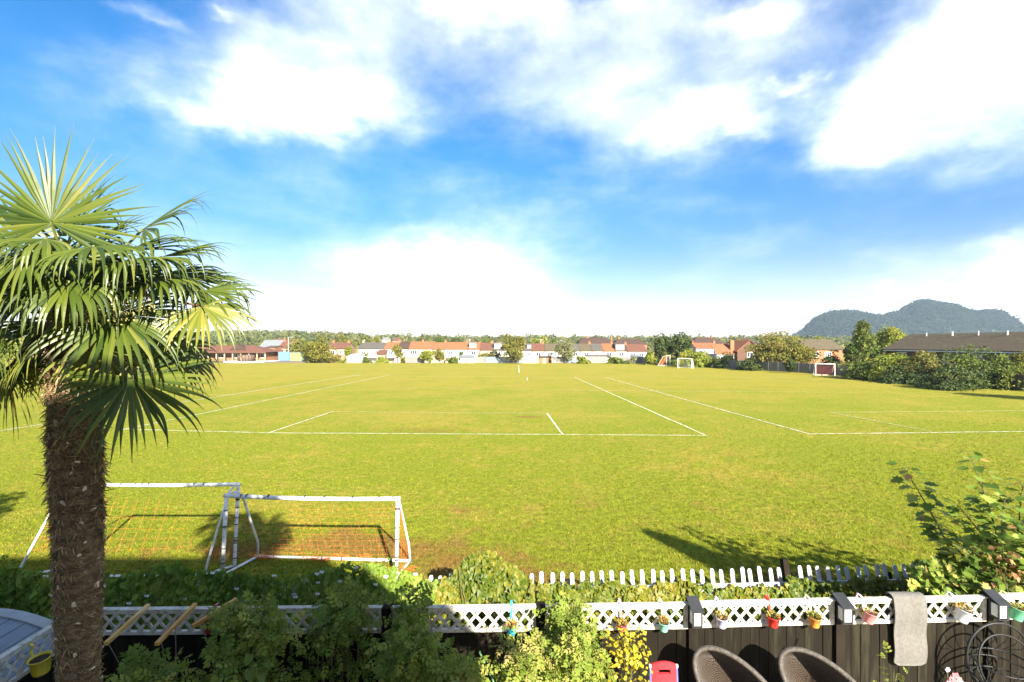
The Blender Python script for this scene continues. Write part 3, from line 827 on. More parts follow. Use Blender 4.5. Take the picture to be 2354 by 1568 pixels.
def play_basket():
    p = G(566, 830.5); R = 2.25
    t = thing('play_basket', 'round brown woven play structure on the pale pad before the pavilion', 'play structure', (p[0], p[1], .03))
    mb = MB()
    mb.lathe([(R * .78, .12), (R * .93, .55), (R, 1.05), (R * .97, 1.5), (R * .86, 1.75), (R * .80, 1.68), (R * .88, 1.1), (R * .7, .2)], n=22)
    mb.build('body', M['wicker_far'], t)
    sl = MB().bar((0, 0, -.9), (0, 0, .9), .16, .07, up=(1, 0, 0)).build('slat', M['roof_brown'], t); sl.location = (R * .98, 0, .95)
    for k in range(1, 16):
        a = 2 * PI * k / 16; dup(sl, t, (R * .98 * math.cos(a), R * .98 * math.sin(a), .95), (0, 0, a))
    MB().bar((.3, -R * 1.25, .05), (-.7, -R * .85, 1.35), .16, .08).build('ramp', M['render_cream'], t)
    tag(MB().lathe([(.01, .025), (7.2, .025), (7.25, -.2)], (p[0] + 1.2, p[1] + 1.0, 0), 40).build('play_pad', M['pale_concrete']), None, None, kind='structure')
play_basket()


def container(name, label, x0, x1, y0, yb, d, mat, cat='container', dep=2.6):
    a, z1 = xz(x0, y0, d); b, z0 = xz(x1, yb, d)
    z0 = float(terrain((a + b) / 2, d)); w = (b - a) / 2
    t = thing(name, label, cat, ((a + b) / 2, d, z0)); h = z1 - z0
    MB().box(-w, w, 0, dep, 0, h).build('body', M[mat], t)
    rb = MB().box(-.05, .05, -.05, -.003, .1, h - .12).build('rib', M[mat], t); rb.location = (-w + .2, 0, 0)
    n = max(3, int(2 * w / .55))
    for k in range(1, n): dup(rb, t, (-w + .2 + k * (2 * w - .4) / (n - 1), 0, 0))
    MB().box(-w - .04, w + .04, -.06, dep + .04, h + .003, h + .1).build('lid', M['roof_slate'], t)
    return t
container('shipping_container', 'blue shipping container beside the pale green one', 640, 666, 809.5, 829, 142, 'container_blue')
container('shipping_container', 'pale yellow green container right of the blue container', 667, 690, 811, 829, 140, 'container_green')
container('painted_store', 'grey green mural painted store between pale container and golden tree', 690.5, 712, 812.5, 831, 136, 'mural', 'store')
container('shipping_container', 'small blue grey container half behind the golden tree', 713, 726, 813, 830, 140, 'fence_blue')
container('brick_store', 'small orange brick store under the golden tree', 729, 757, 812, 831, 137, 'brick_orange', 'store', 3)
container('flat_roofed_block', 'flat tan building glimpsed between palm trunk and left fronds', 62, 118, 782, 832, 150, 'render_cream', 'building', 10)


def white_house_left():
    house('gabled_house', 'white gabled house with grey roof above the pavilion', 596, 640, 172, 783, 798, 'render_white', 'roof_slate', wins=W2, group=None)
    house('brick_house', 'orange brick house block right of the white gabled house', 609, 632, 160, 796, 799, 'brick_orange', 'roof_grey', wins=W2, group=None)
    house('red_roofed_house', 'brick house with dark red roof behind the street lamp and blue container', 640, 668, 165, 785, 799, 'render_pink', 'roof_redbrown', wins=W2, group=None, chim=(.1,))
    house('small_far_house', 'pale far house on the wooded slope left of the street lamp', 628, 648, 330, 779, 784, 'render_white', 'roof_redbrown', group='small far houses on the slope')
    house('small_far_house', 'tiny white far house above the dark grey roof', 944 - 66, 892, 340, 776.5, 782, 'render_white', 'roof_slate', group='small far houses on the slope')
    house('small_far_house', 'tiny cream far house just left of the pale rounded background tree', 902, 917, 330, 778, 784, 'render_cream', 'roof_redbrown', group='small far houses on the slope')
white_house_left()


def lamp_post():
    p = D(663, 0, 143); z1 = D(663, 775, 143)[2]
    t = thing('street_lamp', 'pale street lamp standing behind the blue container', 'street lamp', (p[0], p[1], -2.3))
    h = z1 + 2.3
    MB().tube([(0, 0, 0), (0, 0, h * .6), (0, 0, h - .3), (.25, 0, h - .05), (.9, 0, h)], [.12, .09, .07, .06, .05], 8).build('pole', M['steel'], t)
    MB().hexa([(.8, -.12, h - .06), (1.4, -.12, h - .04), (1.4, .12, h - .04), (.8, .12, h - .06), (.8, -.12, h + .05), (1.4, -.08, h + .08), (1.4, .08, h + .08), (.8, .12, h + .05)]).build('lamp_head', M['steel'], t)
    for nm, lab, x, yt, d in (('utility_pole', 'thin white pole rising behind the dormered orange roof', 1080, 779, 165), ('utility_pole', 'thin pole standing left of the rounded background tree', 978 - 140, 780, 160), ('utility_pole', 'thin pale pole above the rusty red roof', 1243.5, 779, 165)):
        q = D(x, yt, d)
        u = thing(nm, lab, 'pole', (q[0], d, -2.4), 'thin poles behind the roofs')
        MB().tube([(0, 0, 0), (0, 0, q[2] + 2.4)], [.13, .09], 8).build('pole', M['steel'], u)
        MB().box(-.5, .5, -.04, .04, q[2] + 2.0, q[2] + 2.1).build('crossarm', M['steel'], u)
lamp_post()


def barrel_shed():
    d = 132; a, b = xz(797, 0, d)[0], xz(833, 0, d)[0]; w = (b - a) / 2
    t = thing('garden_shed', 'white barrel roofed shed with grey shutter at the field edge', 'shed', ((a + b) / 2, d, -.4), 'sheds along the back fence')
    h = 1.75
    mb = MB(); n = 10
    arc = [(-w + 2 * w * i / n, h + .75 * math.sin(PI * i / n)) for i in range(n + 1)]
    mb.face([(-w, 0, 0), (w, 0, 0)] + [(x, 0, z) for x, z in arc[::-1]])
    mb.box(-w, w, .003, 3, 0, h)
    mb.build('wall', M['render_white'], t)
    mr = MB()
    for (x0, z0), (x1, z1) in zip(arc[:-1], arc[1:]):
        q = [(x0, -.15, z0 + .01), (x1, -.15, z1 + .01), (x1, 3, z1 + .01), (x0, 3, z0 + .01)]
        mr.hexa(q + [(p[0], p[1], p[2] + .1) for p in q])
    mr.build('roof', M['pvc'], t)
    s0 = None
    for k in range(8):
        if s0 is None: s0 = MB().box(-w * .62, w * .62, -.05, -.004, .25, .42).build('shutter_slat', M['steel'], t)
        else: dup(s0, t, (0, 0, .19 * k))
barrel_shed()


def shed(label, x0, x1, ytop, yeave, d, wall, roof, dep=2.5):
    a, b = xz(x0, 0, d)[0], xz(x1, 0, d)[0]; w = (b - a) / 2; zg = float(terrain(a, d)) - .1
    t = thing('garden_shed', label, 'shed', ((a + b) / 2, d, zg), 'sheds along the back fence')
    ez = xz(0, yeave, d)[1] - zg; rz = xz(0, ytop, d + dep)[1] - zg
    MB().hexa([(-w, 0, 0), (w, 0, 0), (w, dep, 0), (-w, dep, 0), (-w, 0, ez), (w, 0, ez), (w, dep, rz), (-w, dep, rz)]).build('wall', M[wall], t)
    q = [(-w - .2, -.25, ez + .01), (w + .2, -.25, ez + .01), (w + .2, dep + .1, rz + .02), (-w - .2, dep + .1, rz + .02)]
    MB().hexa(q + [(p[0], p[1], p[2] + .1) for p in q]).build('roof', M[roof], t)
    MB().box(-w * .3, w * .1, -.05, -.003, .05, ez * .85).build('door', M['pvc' if wall != 'render_white' else 'fence_pale'], t)
shed('white shed with blue grey roof in front of the dormered orange roof', 1058, 1088, 817, 822.5, 125.5, 'render_white', 'roof_slate')
shed('flat orange brick garage right of the low white wall', 1238, 1268, 819.5, 821.5, 126.5, 'brick_orange', 'roof_brown', 4)
shed('dark roofed white outbuilding behind the pale fence right of the round bush', 1352, 1404, 817, 821, 128.5, 'render_white', 'roof_grey', 4)
shed('small cream gabled outbuilding left of the orange roofs', 866, 884, 805, 815, 131, 'render_cream', 'roof_redbrown', 3)
shed('grey shed beside the hedge under the low brown roof', 1455, 1478, 817, 822, 128, 'fence_pale', 'roof_slate', 3)


PAN = {}
def fence_run(label, pts, h, mat, z0=0.0, pitch=1.9):
    """closeboard fence: posts and panels, each its own part"""
    t = thing('boundary_fence', label, 'fence', (pts[0][0], pts[0][1], z0), 'fences round the sports field')
    key = (mat, h)
    first = None
    for (xa, ya), (xb, yb) in zip(pts[:-1], pts[1:]):
        L = math.hypot(xb - xa, yb - ya); n = max(1, round(L / pitch)); a = math.atan2(yb - ya, xb - xa)
        for k in range(n):
            x, y = xa + (xb - xa) * k / n - pts[0][0], ya + (yb - ya) * k / n - pts[0][1]
            sx = (L / n) / pitch
            if key not in PAN:
                mb = MB(); nb = 12
                for b in range(nb):
                    q0 = .06 + b * (pitch - .06) / nb
                    mb.box(q0, q0 + (pitch - .06) / nb - .008, -.012 - .008 * (b % 2), .012, .05, h - .02 * (b % 3))
                mb.box(.06, pitch, .013, .05, h * .8, h * .86); mb.box(.06, pitch, .013, .05, h * .2, h * .26)
                pm = mb.build('fence_panel', M[mat], t); pp = MB().box(-.05, .05, -.06, .06, 0, h + .06).build('post', M[mat], t)
                PAN[key] = (pm, pp)
            else:
                pm = dup(PAN[key][0], t); pp = dup(PAN[key][1], t)
            pm.location = (x, y, 0); pm.rotation_euler = (0, 0, a); pm.scale = (sx, 1, 1)
            pp.location = (x, y, 0); pp.rotation_euler = (0, 0, a); pp.scale = (1, 1, 1)
    return t


def bf(x): return float(D(x, 0, 125.0)[0])
fence_run('weathered grey fence in front of the broad orange roof', [(bf(932), 125), (bf(976), 125)], 1.75, 'fence_grey')
fence_run('grey fence left of the tall central tree', [(bf(1092), 125), (bf(1116), 125)], 1.7, 'fence_grey')
fence_run('blue grey fence under the tall central tree', [(bf(1117), 125.2), (bf(1200), 125.2)], 1.65, 'fence_blue')
fence_run('dark striped grey fence right of the orange garage', [(bf(1268), 125), (bf(1300), 125)], 1.7, 'fence_grey')
fence_run('pale blue fence left of the round green bush', [(bf(1300.5), 125), (bf(1328), 125)], 1.65, 'fence_blue')
fence_run('pale fence panels right of the round green bush', [(bf(1346), 125), (bf(1394), 125)], 1.75, 'fence_pale')
fence_run('weathered fence behind the low hedge near the far goal', [(bf(1420), 126), (bf(1500), 124), (bf(1600), 118)], 1.6, 'fence_grey')
fence_run('long grey closeboard fence along the right side of the field', [(41.5, 106), (47.0, 92), (51.8, 81), (53.6, 68)], 1.75, 'fence_grey')
fence_run('brown closeboard fence under the hedge at the right edge', [(53.8, 67.5), (55.8, 56), (58, 42)], 1.8, 'fence_brown')
wl = thing('garden_wall', 'low white rendered wall right of the tall central tree', 'wall', (bf(1219), 125, 0))
MB().box(-2.1, 2.1, -.1, .1, -.3, 1.8).build('wall_face', M['render_white'], wl); MB().box(-2.2, 2.2, -.16, .16, 1.803, 1.9).build('coping', M['pale_concrete'], wl)


# ------------------------------------------------------------------ far goals
def small_goal(label, cx, cyb, px_w, h, depth, rz, net, group='far small goals'):
    p = G(cx, cyb); w = px_w * p[1] / FD / 2
    t = thing('football_goal', label, 'goal', p, group, rz)
    r = .055
    a = MB().tube([(-w, 0, 0), (-w, 0, h)], r, 8).build('post', M['metal_white'], t); dup(a, t, (2 * w, 0, 0))
    MB().tube([(-w - r, 0, h + .002), (w + r, 0, h + .002)], r, 8).build('crossbar', M['metal_white'], t)
    s = MB().tube([(-w, .0, h - .03), (-w, depth * .35, h - .12), (-w, depth, .05)], r * .8, 8).build('stay', M['metal_white'], t); dup(s, t, (2 * w, 0, 0))
    MB().tube([(-w, depth, .04), (w, depth, .04)], r * .8, 8).build('back_bar', M['metal_white'], t)
    b = MB().tube([(-w, 0, .04), (-w, depth, .04)], r * .8, 8).build('ground_bar', M['metal_white'], t); dup(b, t, (2 * w, 0, 0))
    mb = MB(); n = 22
    for i in range(n + 1):
        x = -w + 2 * w * i / n; mb.tube([(x, .1, h - .03), (x, depth * .6, h * .5), (x, depth, .05)], .012, 3, False)
    for i in range(11):
        f = i / 11; y0 = .1 + (depth - .1) * f; mb.tube([(-w, y0, h * (1 - f)), (w, y0, h * (1 - f))], .012, 3, False)
    for s_ in (-1, 1):
        for i in range(7):
            f = i / 7; mb.tube([(s_ * w, 0, h * f), (s_ * w, depth * (1 - f), h * f)], .012, 3, False)
    mb.build('net', M[net], t)
small_goal('white goal with pale net standing before the bright green bush', 1574, 846.5, 31, 2.0, 2.2, -.55, 'net_white')
small_goal('rusty framed goal left of the white netted goal at the far corner', 1536, 841, 22, 2.3, 2.0, .9, 'net_orange')
small_goal('red netted white goal near the right hand fence', 1897, 864, 38, 1.9, 1.6, -.35, 'net_red')


# ------------------------------------------------------------------ trees
def leafy_crown(rg, c, ax, n, leaf, T=T_WIDE, shape='round', clumps=None, lob=.22, hollow=.55):
    """leaf positions of a crown: clumps spread through its volume, leaves on every clump"""
    m = clumps or int(np.clip(n / 70, 14, 70))
    u = nrm(rg.normal(size=(m, 3))); r = rg.random(m) ** .45
    ph = rg.random(6) * 6.28
    th = np.arctan2(u[:, 1], u[:, 0])
    r = r * (1 - lob + lob * (np.sin(2 * th + ph[0]) * .5 + np.sin(3 * th + 4 * u[:, 2] + ph[1]) * .5 + rg.normal(0, .3, m)))
    cc = u * r[:, None]
    if shape == 'cone':
        hz = rg.random(m) ** 1.1 * 2 - 1; rr = (1 - hz) / 2 * .95 + .05
        a = rg.random(m) * 2 * PI; q = rr * rg.random(m) ** .4
        cc = np.stack([q * np.cos(a), q * np.sin(a), hz], 1)
    elif shape == 'dome':
        cc[:, 2] = np.abs(cc[:, 2]) * 2 - 1
        cc[:, :2] *= np.sqrt(np.clip(1 - ((cc[:, 2:] + 1) / 2) ** 2.2, .05, 1))
    cr = (.20 + .16 * rg.random(m)) * (1.0 if shape != 'cone' else .75)
    cb = rg.random(m)
    k = rg.integers(0, m, n)
    d = nrm(rg.normal(size=(n, 3))); d[:, 2] = np.abs(d[:, 2]) * np.where(rg.random(n) < .75, 1, -1)
    q = cc[k] + d * (cr[k] * (1 - hollow * .5 * rg.random(n)))[:, None]
    ax = np.array(ax)
    pos = np.array(c) + q * ax
    out = nrm(d + q * .5)
    ez = nrm(out * .8 + np.array((0, 0, .5)) + rg.normal(0, .45, (n, 3)))
    ex = rg.normal(size=(n, 3)) * .8 + out * .5 - np.array((0, 0, .35))
    rnd = np.clip(cb[k] * .5 + rg.random(n) * .5 + rg.normal(0, .06, n), 0, 1)
    return T, pos, ex, ez, leaf * (.7 + .6 * rg.random(n)), rnd


SEED = [100]
def tree(name, label, x, ytop, w, d, mat, cat='tree', shape='round', bot=.15, leaf=None, dens=1.0, group=None, trunk=None, z0=None, T=T_WIDE, depth=.9, trunk_mat='bark'):
    SEED[0] += 1; rg = np.random.default_rng(SEED[0])
    X, zt = xz(x, ytop, d); zg = float(terrain(X, d)) if z0 is None else z0
    H = zt - zg; W = w * d / FD
    leaf = leaf or np.clip(d * .0030, .16, .5)
    t = thing(name, label, cat, (X, d, zg), group)
    a, b = W / 2 * 1.12, H * (1 - bot) / 2 * 1.0
    n = int(np.clip(dens * 1.5 * 12.6 * ((a * a + 2 * a * b) / 3) / (.42 * leaf * leaf), 250, 9000))
    c = (0, 0, H * bot + b)
    L = Leafy().add(*leafy_crown(rg, c, (a, a * depth, b), n, leaf, T, shape))
    L.build('crown', M[mat], t)
    mb = MB(); tr = trunk or max(.05, H * .022)
    top = H * (bot + (1 - bot) * .55)
    j = lambda s: rg.uniform(-s, s)
    P = [(0, 0, -.1), (j(.1), j(.1), H * bot * .6), (j(.25), j(.25), H * bot + .1 * H), (j(.4), j(.4), top)]
    mb.tube(P, [tr * 1.4, tr, tr * .8, tr * .3], 7)
    for i in range(5):
        q = np.array(P[2]) * (.9 + .1 * i / 5); an = rg.uniform(0, 6.28); l = a * rg.uniform(.5, .85)
        mb.tube([q, q + np.array((math.cos(an) * l * .5, math.sin(an) * l * .5, l * .45)), q + np.array((math.cos(an) * l, math.sin(an) * l, l * .7))], [tr * .5, tr * .3, tr * .1], 5)
    mb.build('trunk' if cat == 'tree' else 'stem', M[trunk_mat], t)
    return t


# back of the field, left to right
BK = 'trees and bushes along the back of the field'
tree('broadleaf_tree', 'grey green tree right behind the street lamp', 682, 778, 44, 150, 'tree_olive', group=BK)
tree('broadleaf_tree', 'big golden green tree with an orange trunk by the containers', 731, 772.5, 74, 134, 'tree_gold', group=BK, bot=.16, dens=1.2)
tree('bush', 'low gold green bush at the foot of the golden tree', 776, 808, 34, 131, 'tree_gold', 'bush', 'dome', .0, group=BK)
tree('bush', 'dark shaded bush between golden tree and white barrel shed', 752, 812, 26, 135, 'tree_dark', 'bush', 'dome', .0, group=BK)
tree('conical_tree', 'small conical bright green tree left of the dark grey roof', 801, 792, 22, 138, 'tree_bright', shape='round', bot=.05, group=BK)
tree('bush', 'dark green bush just right of the white barrel shed', 843, 815, 22, 129, 'tree_green', 'bush', 'dome', .0, group=BK)
tree('bush', 'long low green bush left of the pale leafy tree', 876, 817, 46, 128, 'tree_bright', 'bush', 'dome', .0, group=BK)
tree('broadleaf_tree', 'pale green small tree before the narrow orange roof', 914, 791, 27, 129, 'tree_olive', bot=.2, group=BK)
tree('bush', 'dry brownish bush at the foot of the pale green small tree', 931, 819, 26, 128, 'tree_gold', 'bush', 'dome', .0, group=BK)
tree('shrub', 'left one of the two pale shrubs against the orange roofs', 982, 801, 34, 124, 'tree_bright', 'shrub', 'round', .0, group=BK)
tree('shrub', 'right one of the two pale shrubs against the orange roofs', 1012, 802, 30, 124.5, 'tree_olive', 'shrub', 'round', .0, group=BK)
tree('bush', 'rounded green bush left of the white shed with blue grey roof', 1043, 816, 26, 124, 'tree_green', 'bush', 'dome', .0, group=BK)
tree('bush', 'small dark bush behind the white shed with blue grey roof', 1063, 806, 18, 132, 'tree_green', 'bush', 'round', .0, group=BK)
tree('bush', 'olive bush above the grey fence left of the tall central tree', 1113, 806, 30, 129, 'tree_olive', 'bush', 'round', .1, group=BK)
tree('bush', 'golden bush touching the tall central tree', 1138, 806, 26, 128, 'tree_gold', 'bush', 'round', .1, group=BK)
tree('poplar_tree', 'tall pale green tree standing alone in the middle of the far side', 1181, 764.5, 57, 122.5, 'tree_olive', bot=.06, group=BK, dens=1.3, leaf=.34)
tree('willow_tree', 'round grey green tree in front of the white houses', 1299, 778, 44, 124, 'tree_grey', bot=.12, group=BK, dens=1.2, leaf=.34)
tree('bare_tree', 'thin dark upright tree right of the round grey green tree', 1333, 776, 9, 150, 'tree_dark', bot=.1, group=BK)
tree('bush', 'round bright green bush on the field edge right of the grey green tree', 1339, 812, 30, 121.5, 'tree_bright', 'bush', 'dome', .0, group=BK, dens=1.2)
tree('bush', 'wide dark green bush in front of the square white dormer house', 1414, 815, 42, 122, 'tree_green', 'bush', 'dome', .0, group=BK)
tree('bush', 'dry grey bush left of the round lime bush', 1450, 820, 34, 122, 'tree_grey', 'bush', 'dome', .0, group=BK)
tree('bush', 'round lime green bush below the left pine', 1496, 804, 38, 116, 'tree_bright', 'bush', 'dome', .0, group=BK)
tree('pine_tree', 'dark pine with a broad crown, left of the taller pine', 1520, 769, 44, 118, 'tree_dark', bot=.1, group=BK, dens=1.2)
tree('pine_tree', 'taller dark pine with two tops right of its neighbour', 1563, 763.5, 54, 117, 'tree_dark', bot=.06, group=BK, dens=1.3)
tree('bush', 'brownish dark bush under the two pines', 1530, 815, 46, 115, 'tree_dark', 'bush', 'dome', .0, group=BK)
tree('bush', 'large bright yellow green bush behind the white netted goal', 1596, 795, 82, 106, 'tree_bright', 'bush', 'dome', .0, group=BK, dens=1.3, leaf=.3)
tree('hedge', 'dark shaded hedge right of the large bright bush', 1668, 810, 66, 101, 'tree_dark', 'hedge', 'dome', .0, group=BK, leaf=.28)
tree('broadleaf_tree', 'small bright tree standing between the white house and brick gable', 1692, 770, 32, 138, 'tree_bright', bot=.2, group=BK)
RT = 'trees and bushes along the right side of the field'
tree('hedge', 'dark shaded hedge in front of the brick gable house', 1722, 812, 50, 92, 'tree_dark', 'hedge', 'dome', .0, group=RT, leaf=.26)
tree('broadleaf_tree', 'big broad olive tree in front of the long brick terrace', 1788, 764, 118, 92, 'tree_olive', bot=.1, group=RT, dens=1.3, leaf=.27)
tree('broadleaf_tree', 'lower round tree joined to the right of the big broad olive tree', 1838, 788, 66, 90, 'tree_gold', bot=.1, group=RT, leaf=.27)
tree('bush', 'dark bush hanging over the grey fence below the broad olive tree', 1814, 822, 26, 84, 'tree_dark', 'bush', 'round', .05, group=RT, leaf=.25)
tree('bush', 'dark spreading bush behind the red netted goal', 1915, 806, 62, 86, 'tree_dark', 'bush', 'dome', .0, group=RT, leaf=.25)
tree('conifer_tree', 'tall dark green conifer with layered branches behind the red netted goal', 1985, 748, 92, 83, 'tree_green', shape='cone', bot=.05, group=RT, dens=1.4, leaf=.27)
tree('broadleaf_tree', 'bright tree top rising behind the layered conifer', 2046, 746, 68, 98, 'tree_bright', bot=.25, group=RT, leaf=.28)
tree('hedge', 'bright topped dense hedge between layered conifer and end terrace', 1992, 804, 110, 70, 'tree_green', 'hedge', 'dome', .0, group=RT, dens=1.3, leaf=.22)
tree('hedge', 'sunlit pale hedge in front of the end of the dark terrace', 2056, 803, 116, 67, 'tree_bright', 'hedge', 'dome', .0, group=RT, dens=1.3, leaf=.21)
tree('bush', 'olive bush below the gutter of the dark terrace', 2118, 799, 104, 64, 'tree_olive', 'bush', 'dome', .0, group=RT, dens=1.2, leaf=.2)
tree('broadleaf_tree', 'big spreading green bush in front of the dark brown terrace roof', 2232, 780, 168, 58, 'tree_green', 'tree', 'dome', .0, group=RT, dens=1.4, leaf=.19)
tree('bush', 'low dark bush filling the foot of the big spreading bush', 2190, 832, 150, 55.5, 'tree_dark', 'bush', 'dome', .0, group=RT, dens=1.2, leaf=.19)
tree('bush', 'low dark bush left of the big spreading bush', 2090, 838, 120, 63, 'tree_dark', 'bush', 'dome', .0, group=RT, dens=1.2, leaf=.2)
tree('bush', 'green bush filling the gap between the big spreading bush and the right edge', 2318, 806, 74, 55, 'tree_green', 'bush', 'dome', .0, group=RT, dens=1.2, leaf=.18)
tree('bush', 'rusty leaved bush at the right edge by the terrace windows', 2342, 805, 46, 56, 'tree_gold', 'bush', 'round', .0, group=RT, leaf=.18)
tree('broadleaf_tree', 'tree just outside the right edge whose shadow crosses the grass', 2560, 770, 120, 41, 'tree_green', bot=.2, group=RT, leaf=.2, dens=.8)
tree('broadleaf_tree', 'tiny green tree top above the long brick terrace roof', 1884, 768, 26, 150, 'tree_bright', bot=.3, group=RT)
BG = 'tree tops behind the houses'
for i, (x, yt, w, d, m, lab) in enumerate([
    (790, 770, 60, 210, 'tree_olive', 'olive tree top behind the reddish brown roof'), (840, 767.5, 30, 215, 'tree_green', 'dark green tree top behind the left end of the dark grey roof'),
    (866, 771, 24, 212, 'tree_gold', 'small gold tree top behind the right end of the dark grey roof'), (941, 766.5, 46, 205, 'tree_grey', 'pale rounded tree top behind the dark brown and orange roofs'),
    (972, 770, 18, 215, 'tree_dark', 'small round dark tree top behind the broad orange roof'), (984, 777, 30, 200, 'tree_gold', 'yellowish tree top behind the broad orange roof'),
    (1010, 768, 30, 212, 'tree_green', 'green tree top behind the faded orange roof'), (1046, 775, 44, 220, 'tree_dark', 'dark tree belt behind the widest orange roof'),
    (1112, 776, 50, 220, 'tree_green', 'green tree belt behind the plain dark brown roof'), (1244, 771.5, 48, 200, 'tree_bright', 'bright rounded tree top behind the rusty red roof'),
    (1268, 776, 30, 205, 'tree_green', 'green sloping tree top left of the round grey green tree'), (1490, 776, 18, 200, 'tree_grey', 'grey tree top behind the low brown roof next to the pines'),
    (700, 779, 30, 190, 'tree_green', 'green tree top behind the golden tree'), (520, 782, 60, 190, 'tree_green', 'green tree mass behind the pavilion roof'),
    (30, 778, 90, 150, 'tree_bright', 'bright tree glimpsed between the left palm fronds'), (612, 780, 34, 200, 'tree_green', 'dark green tree beside the white gabled house')]):
    tree('broadleaf_tree', lab, x, yt, w, d, m, bot=.15, group=BG, dens=.8)


# ------------------------------------------------------------------ wooded slopes on the skyline
def wood(name, label, pts, n, leaf, mat, seed, per=46, rad=5.0):
    """far wood: many crowns on a slope; pts gives trunk positions and heights"""
    rg = np.random.default_rng(seed)
    L = Leafy()
    k = len(pts)
    idx = np.repeat(np.arange(k), per)
    d = nrm(rg.normal(size=(len(idx), 3))); d[:, 2] = np.abs(d[:, 2]) * 1.0
    R = rad * (.5 + 1.0 * rg.random(k) ** 1.5); hgt = .9 + .5 * rg.random(k)
    pos = pts[idx] + d * np.stack([R[idx], R[idx], R[idx] * hgt[idx]], 1) * (.8 + .25 * rg.random(len(idx)))[:, None]
    rnd = np.clip(rg.random(k)[idx] * .7 + rg.random(len(idx)) * .3, 0, 1)
    L.add(T_WIDE, pos, rg.normal(size=(len(idx), 3)), d + rg.normal(0, .35, (len(idx), 3)), leaf * (.7 + .6 * rg.random(len(idx))), rnd)
    o = L.build(name, M[mat])
    return tag(o, label, 'wood', kind='stuff')


M['far_wood'] = leafmat('far_wood_leaf', [(0.060, 0.076, 0.022), (0.085, 0.102, 0.028), (0.115, 0.120, 0.034), (0.13, 0.115, 0.034)], .2, .7, .1)
M['hill_leaf'] = leafmat('hill_leaf', [(0.018, 0.028, 0.016), (0.028, 0.038, 0.020)], .2, .8, .05)
rg = np.random.default_rng(77)
y = 420 + 520 * rg.random(1500); x = (rg.random(1500) * 2.15 - 1.0) * y
wood('distant_woodland', 'green wooded slopes along the skyline behind the houses', np.stack([x, y, terrain(x, y) + 2.5], 1), 0, 2.6, 'far_wood', 78, per=60)
y = 230 + 150 * rg.random(260); x = (rg.random(260) * 2.0 - 1.0) * y
wood('town_trees', 'scattered tree belts between the houses and the wooded slopes', np.stack([x, y, terrain(x, y) + 2.0], 1), 0, 1.5, 'far_wood', 79, per=60, rad=3.6)


def wooded_hill():
    sil = [(1820, 775), (1845, 760), (1868, 737), (1890, 723), (1920, 716), (1960, 715), (1990, 723), (2030, 725), (2068, 716), (2085, 702), (2105, 693), (2130, 691), (2160, 696), (2190, 701), (2215, 711), (2240, 716), (2270, 713), (2298, 716), (2312, 731), (2325, 752), (2337, 774)]
    d0 = 1500.0
    xs = np.array([D(a, 0, d0)[0] for a, b in sil]); hs = np.array([D(0, b, d0)[2] for a, b in sil]) - 14
    hs = np.maximum(hs, 8)
    rg = np.random.default_rng(9)
    nx, ny = 80, 14
    gx = np.linspace(xs[0], xs[-1], nx); gh = np.interp(gx, xs, hs)
    V, F = [], []
    for j in range(ny + 1):
        f = j / ny; prof = math.sin(PI * f)
        for i in range(nx): V.append((gx[i] * (1 + (f - .5) * .10), d0 + (f - .5) * 300, 2 + (gh[i] - 2) * prof ** .8))
    for j in range(ny):
        for i in range(nx - 1): a = j * nx + i; F.append((a, a + 1, a + nx + 1, a + nx))
    M['hill_green'] = mk('hill_undergrowth', (0.03, 0.045, 0.015), (0.02, 0.03, 0.012), .05)
    me = bpy.data.meshes.new('hill'); me.from_pydata(V, [], F); me.materials.append(M['hill_green']); me.update()
    o = bpy.data.objects.new('hill', me); COL.objects.link(o); tag(o, None, None, kind='structure')
    n = 2600
    f = rg.random(n) * .5; i = rg.random(n); x = xs[0] + (xs[-1] - xs[0]) * i
    top = rg.random(n) < .3; f = np.where(top, .5 - .05 * rg.random(n), f)
    z = 2 + (np.interp(x, xs, hs) - 2) * np.sin(PI * f) ** .8
    P = np.stack([x * (1 + (f - .5) * .10), d0 + (f - .5) * 300, z + 3], 1)
    wood('wooded_hill', 'blue grey bank of far trees rising behind the roofs on the right', P, 0, 4.0, 'hill_leaf', 10, per=50, rad=9.0)
wooded_hill()


def haze():
    mb = MB().box(-1900, 1900, -350, 1800, -4.0, 150)
    m = bpy.data.materials.new('haze'); m.use_nodes = True; nt = m.node_tree; nt.nodes.clear()
    out = nd(nt, 'ShaderNodeOutputMaterial'); pv = nd(nt, 'ShaderNodeVolumePrincipled')
    pv.inputs['Color'].default_value = (0.60, 0.80, 1.0, 1); pv.inputs['Density'].default_value = HAZE
    nt.links.new(pv.outputs[0], out.inputs['Volume'])
    tag(mb.build('haze', m), 'thin pale air haze over the whole scene', 'haze', kind='stuff')
HAZE = 0.000115
if HAZE: haze()
# ------------------------------------------------------------------ the garden: patio, the house behind the viewpoint, things outside the frame that shade it
PZ = 0.90
M['paving'] = mk('pale_paving', (0.48, 0.45, 0.39), (0.38, 0.355, 0.31), 3, .9, .3, 20)
tag(MB().box(-5.3, 14, -1.0, 6.7, -.3, PZ).build('patio', M['paving']), None, None, kind='structure')
FEN = [(-5.28, 5.90), (-3.42, 5.92), (-1.53, 5.94), (0.355, 5.99), (2.25, 6.06), (4.13, 6.14), (6.12, 6.22), (8.10, 6.31), (10.1, 6.40)]


def fy(X):
    xs = [a for a, b in FEN]; return float(np.interp(X, xs, [b for a, b in FEN]))


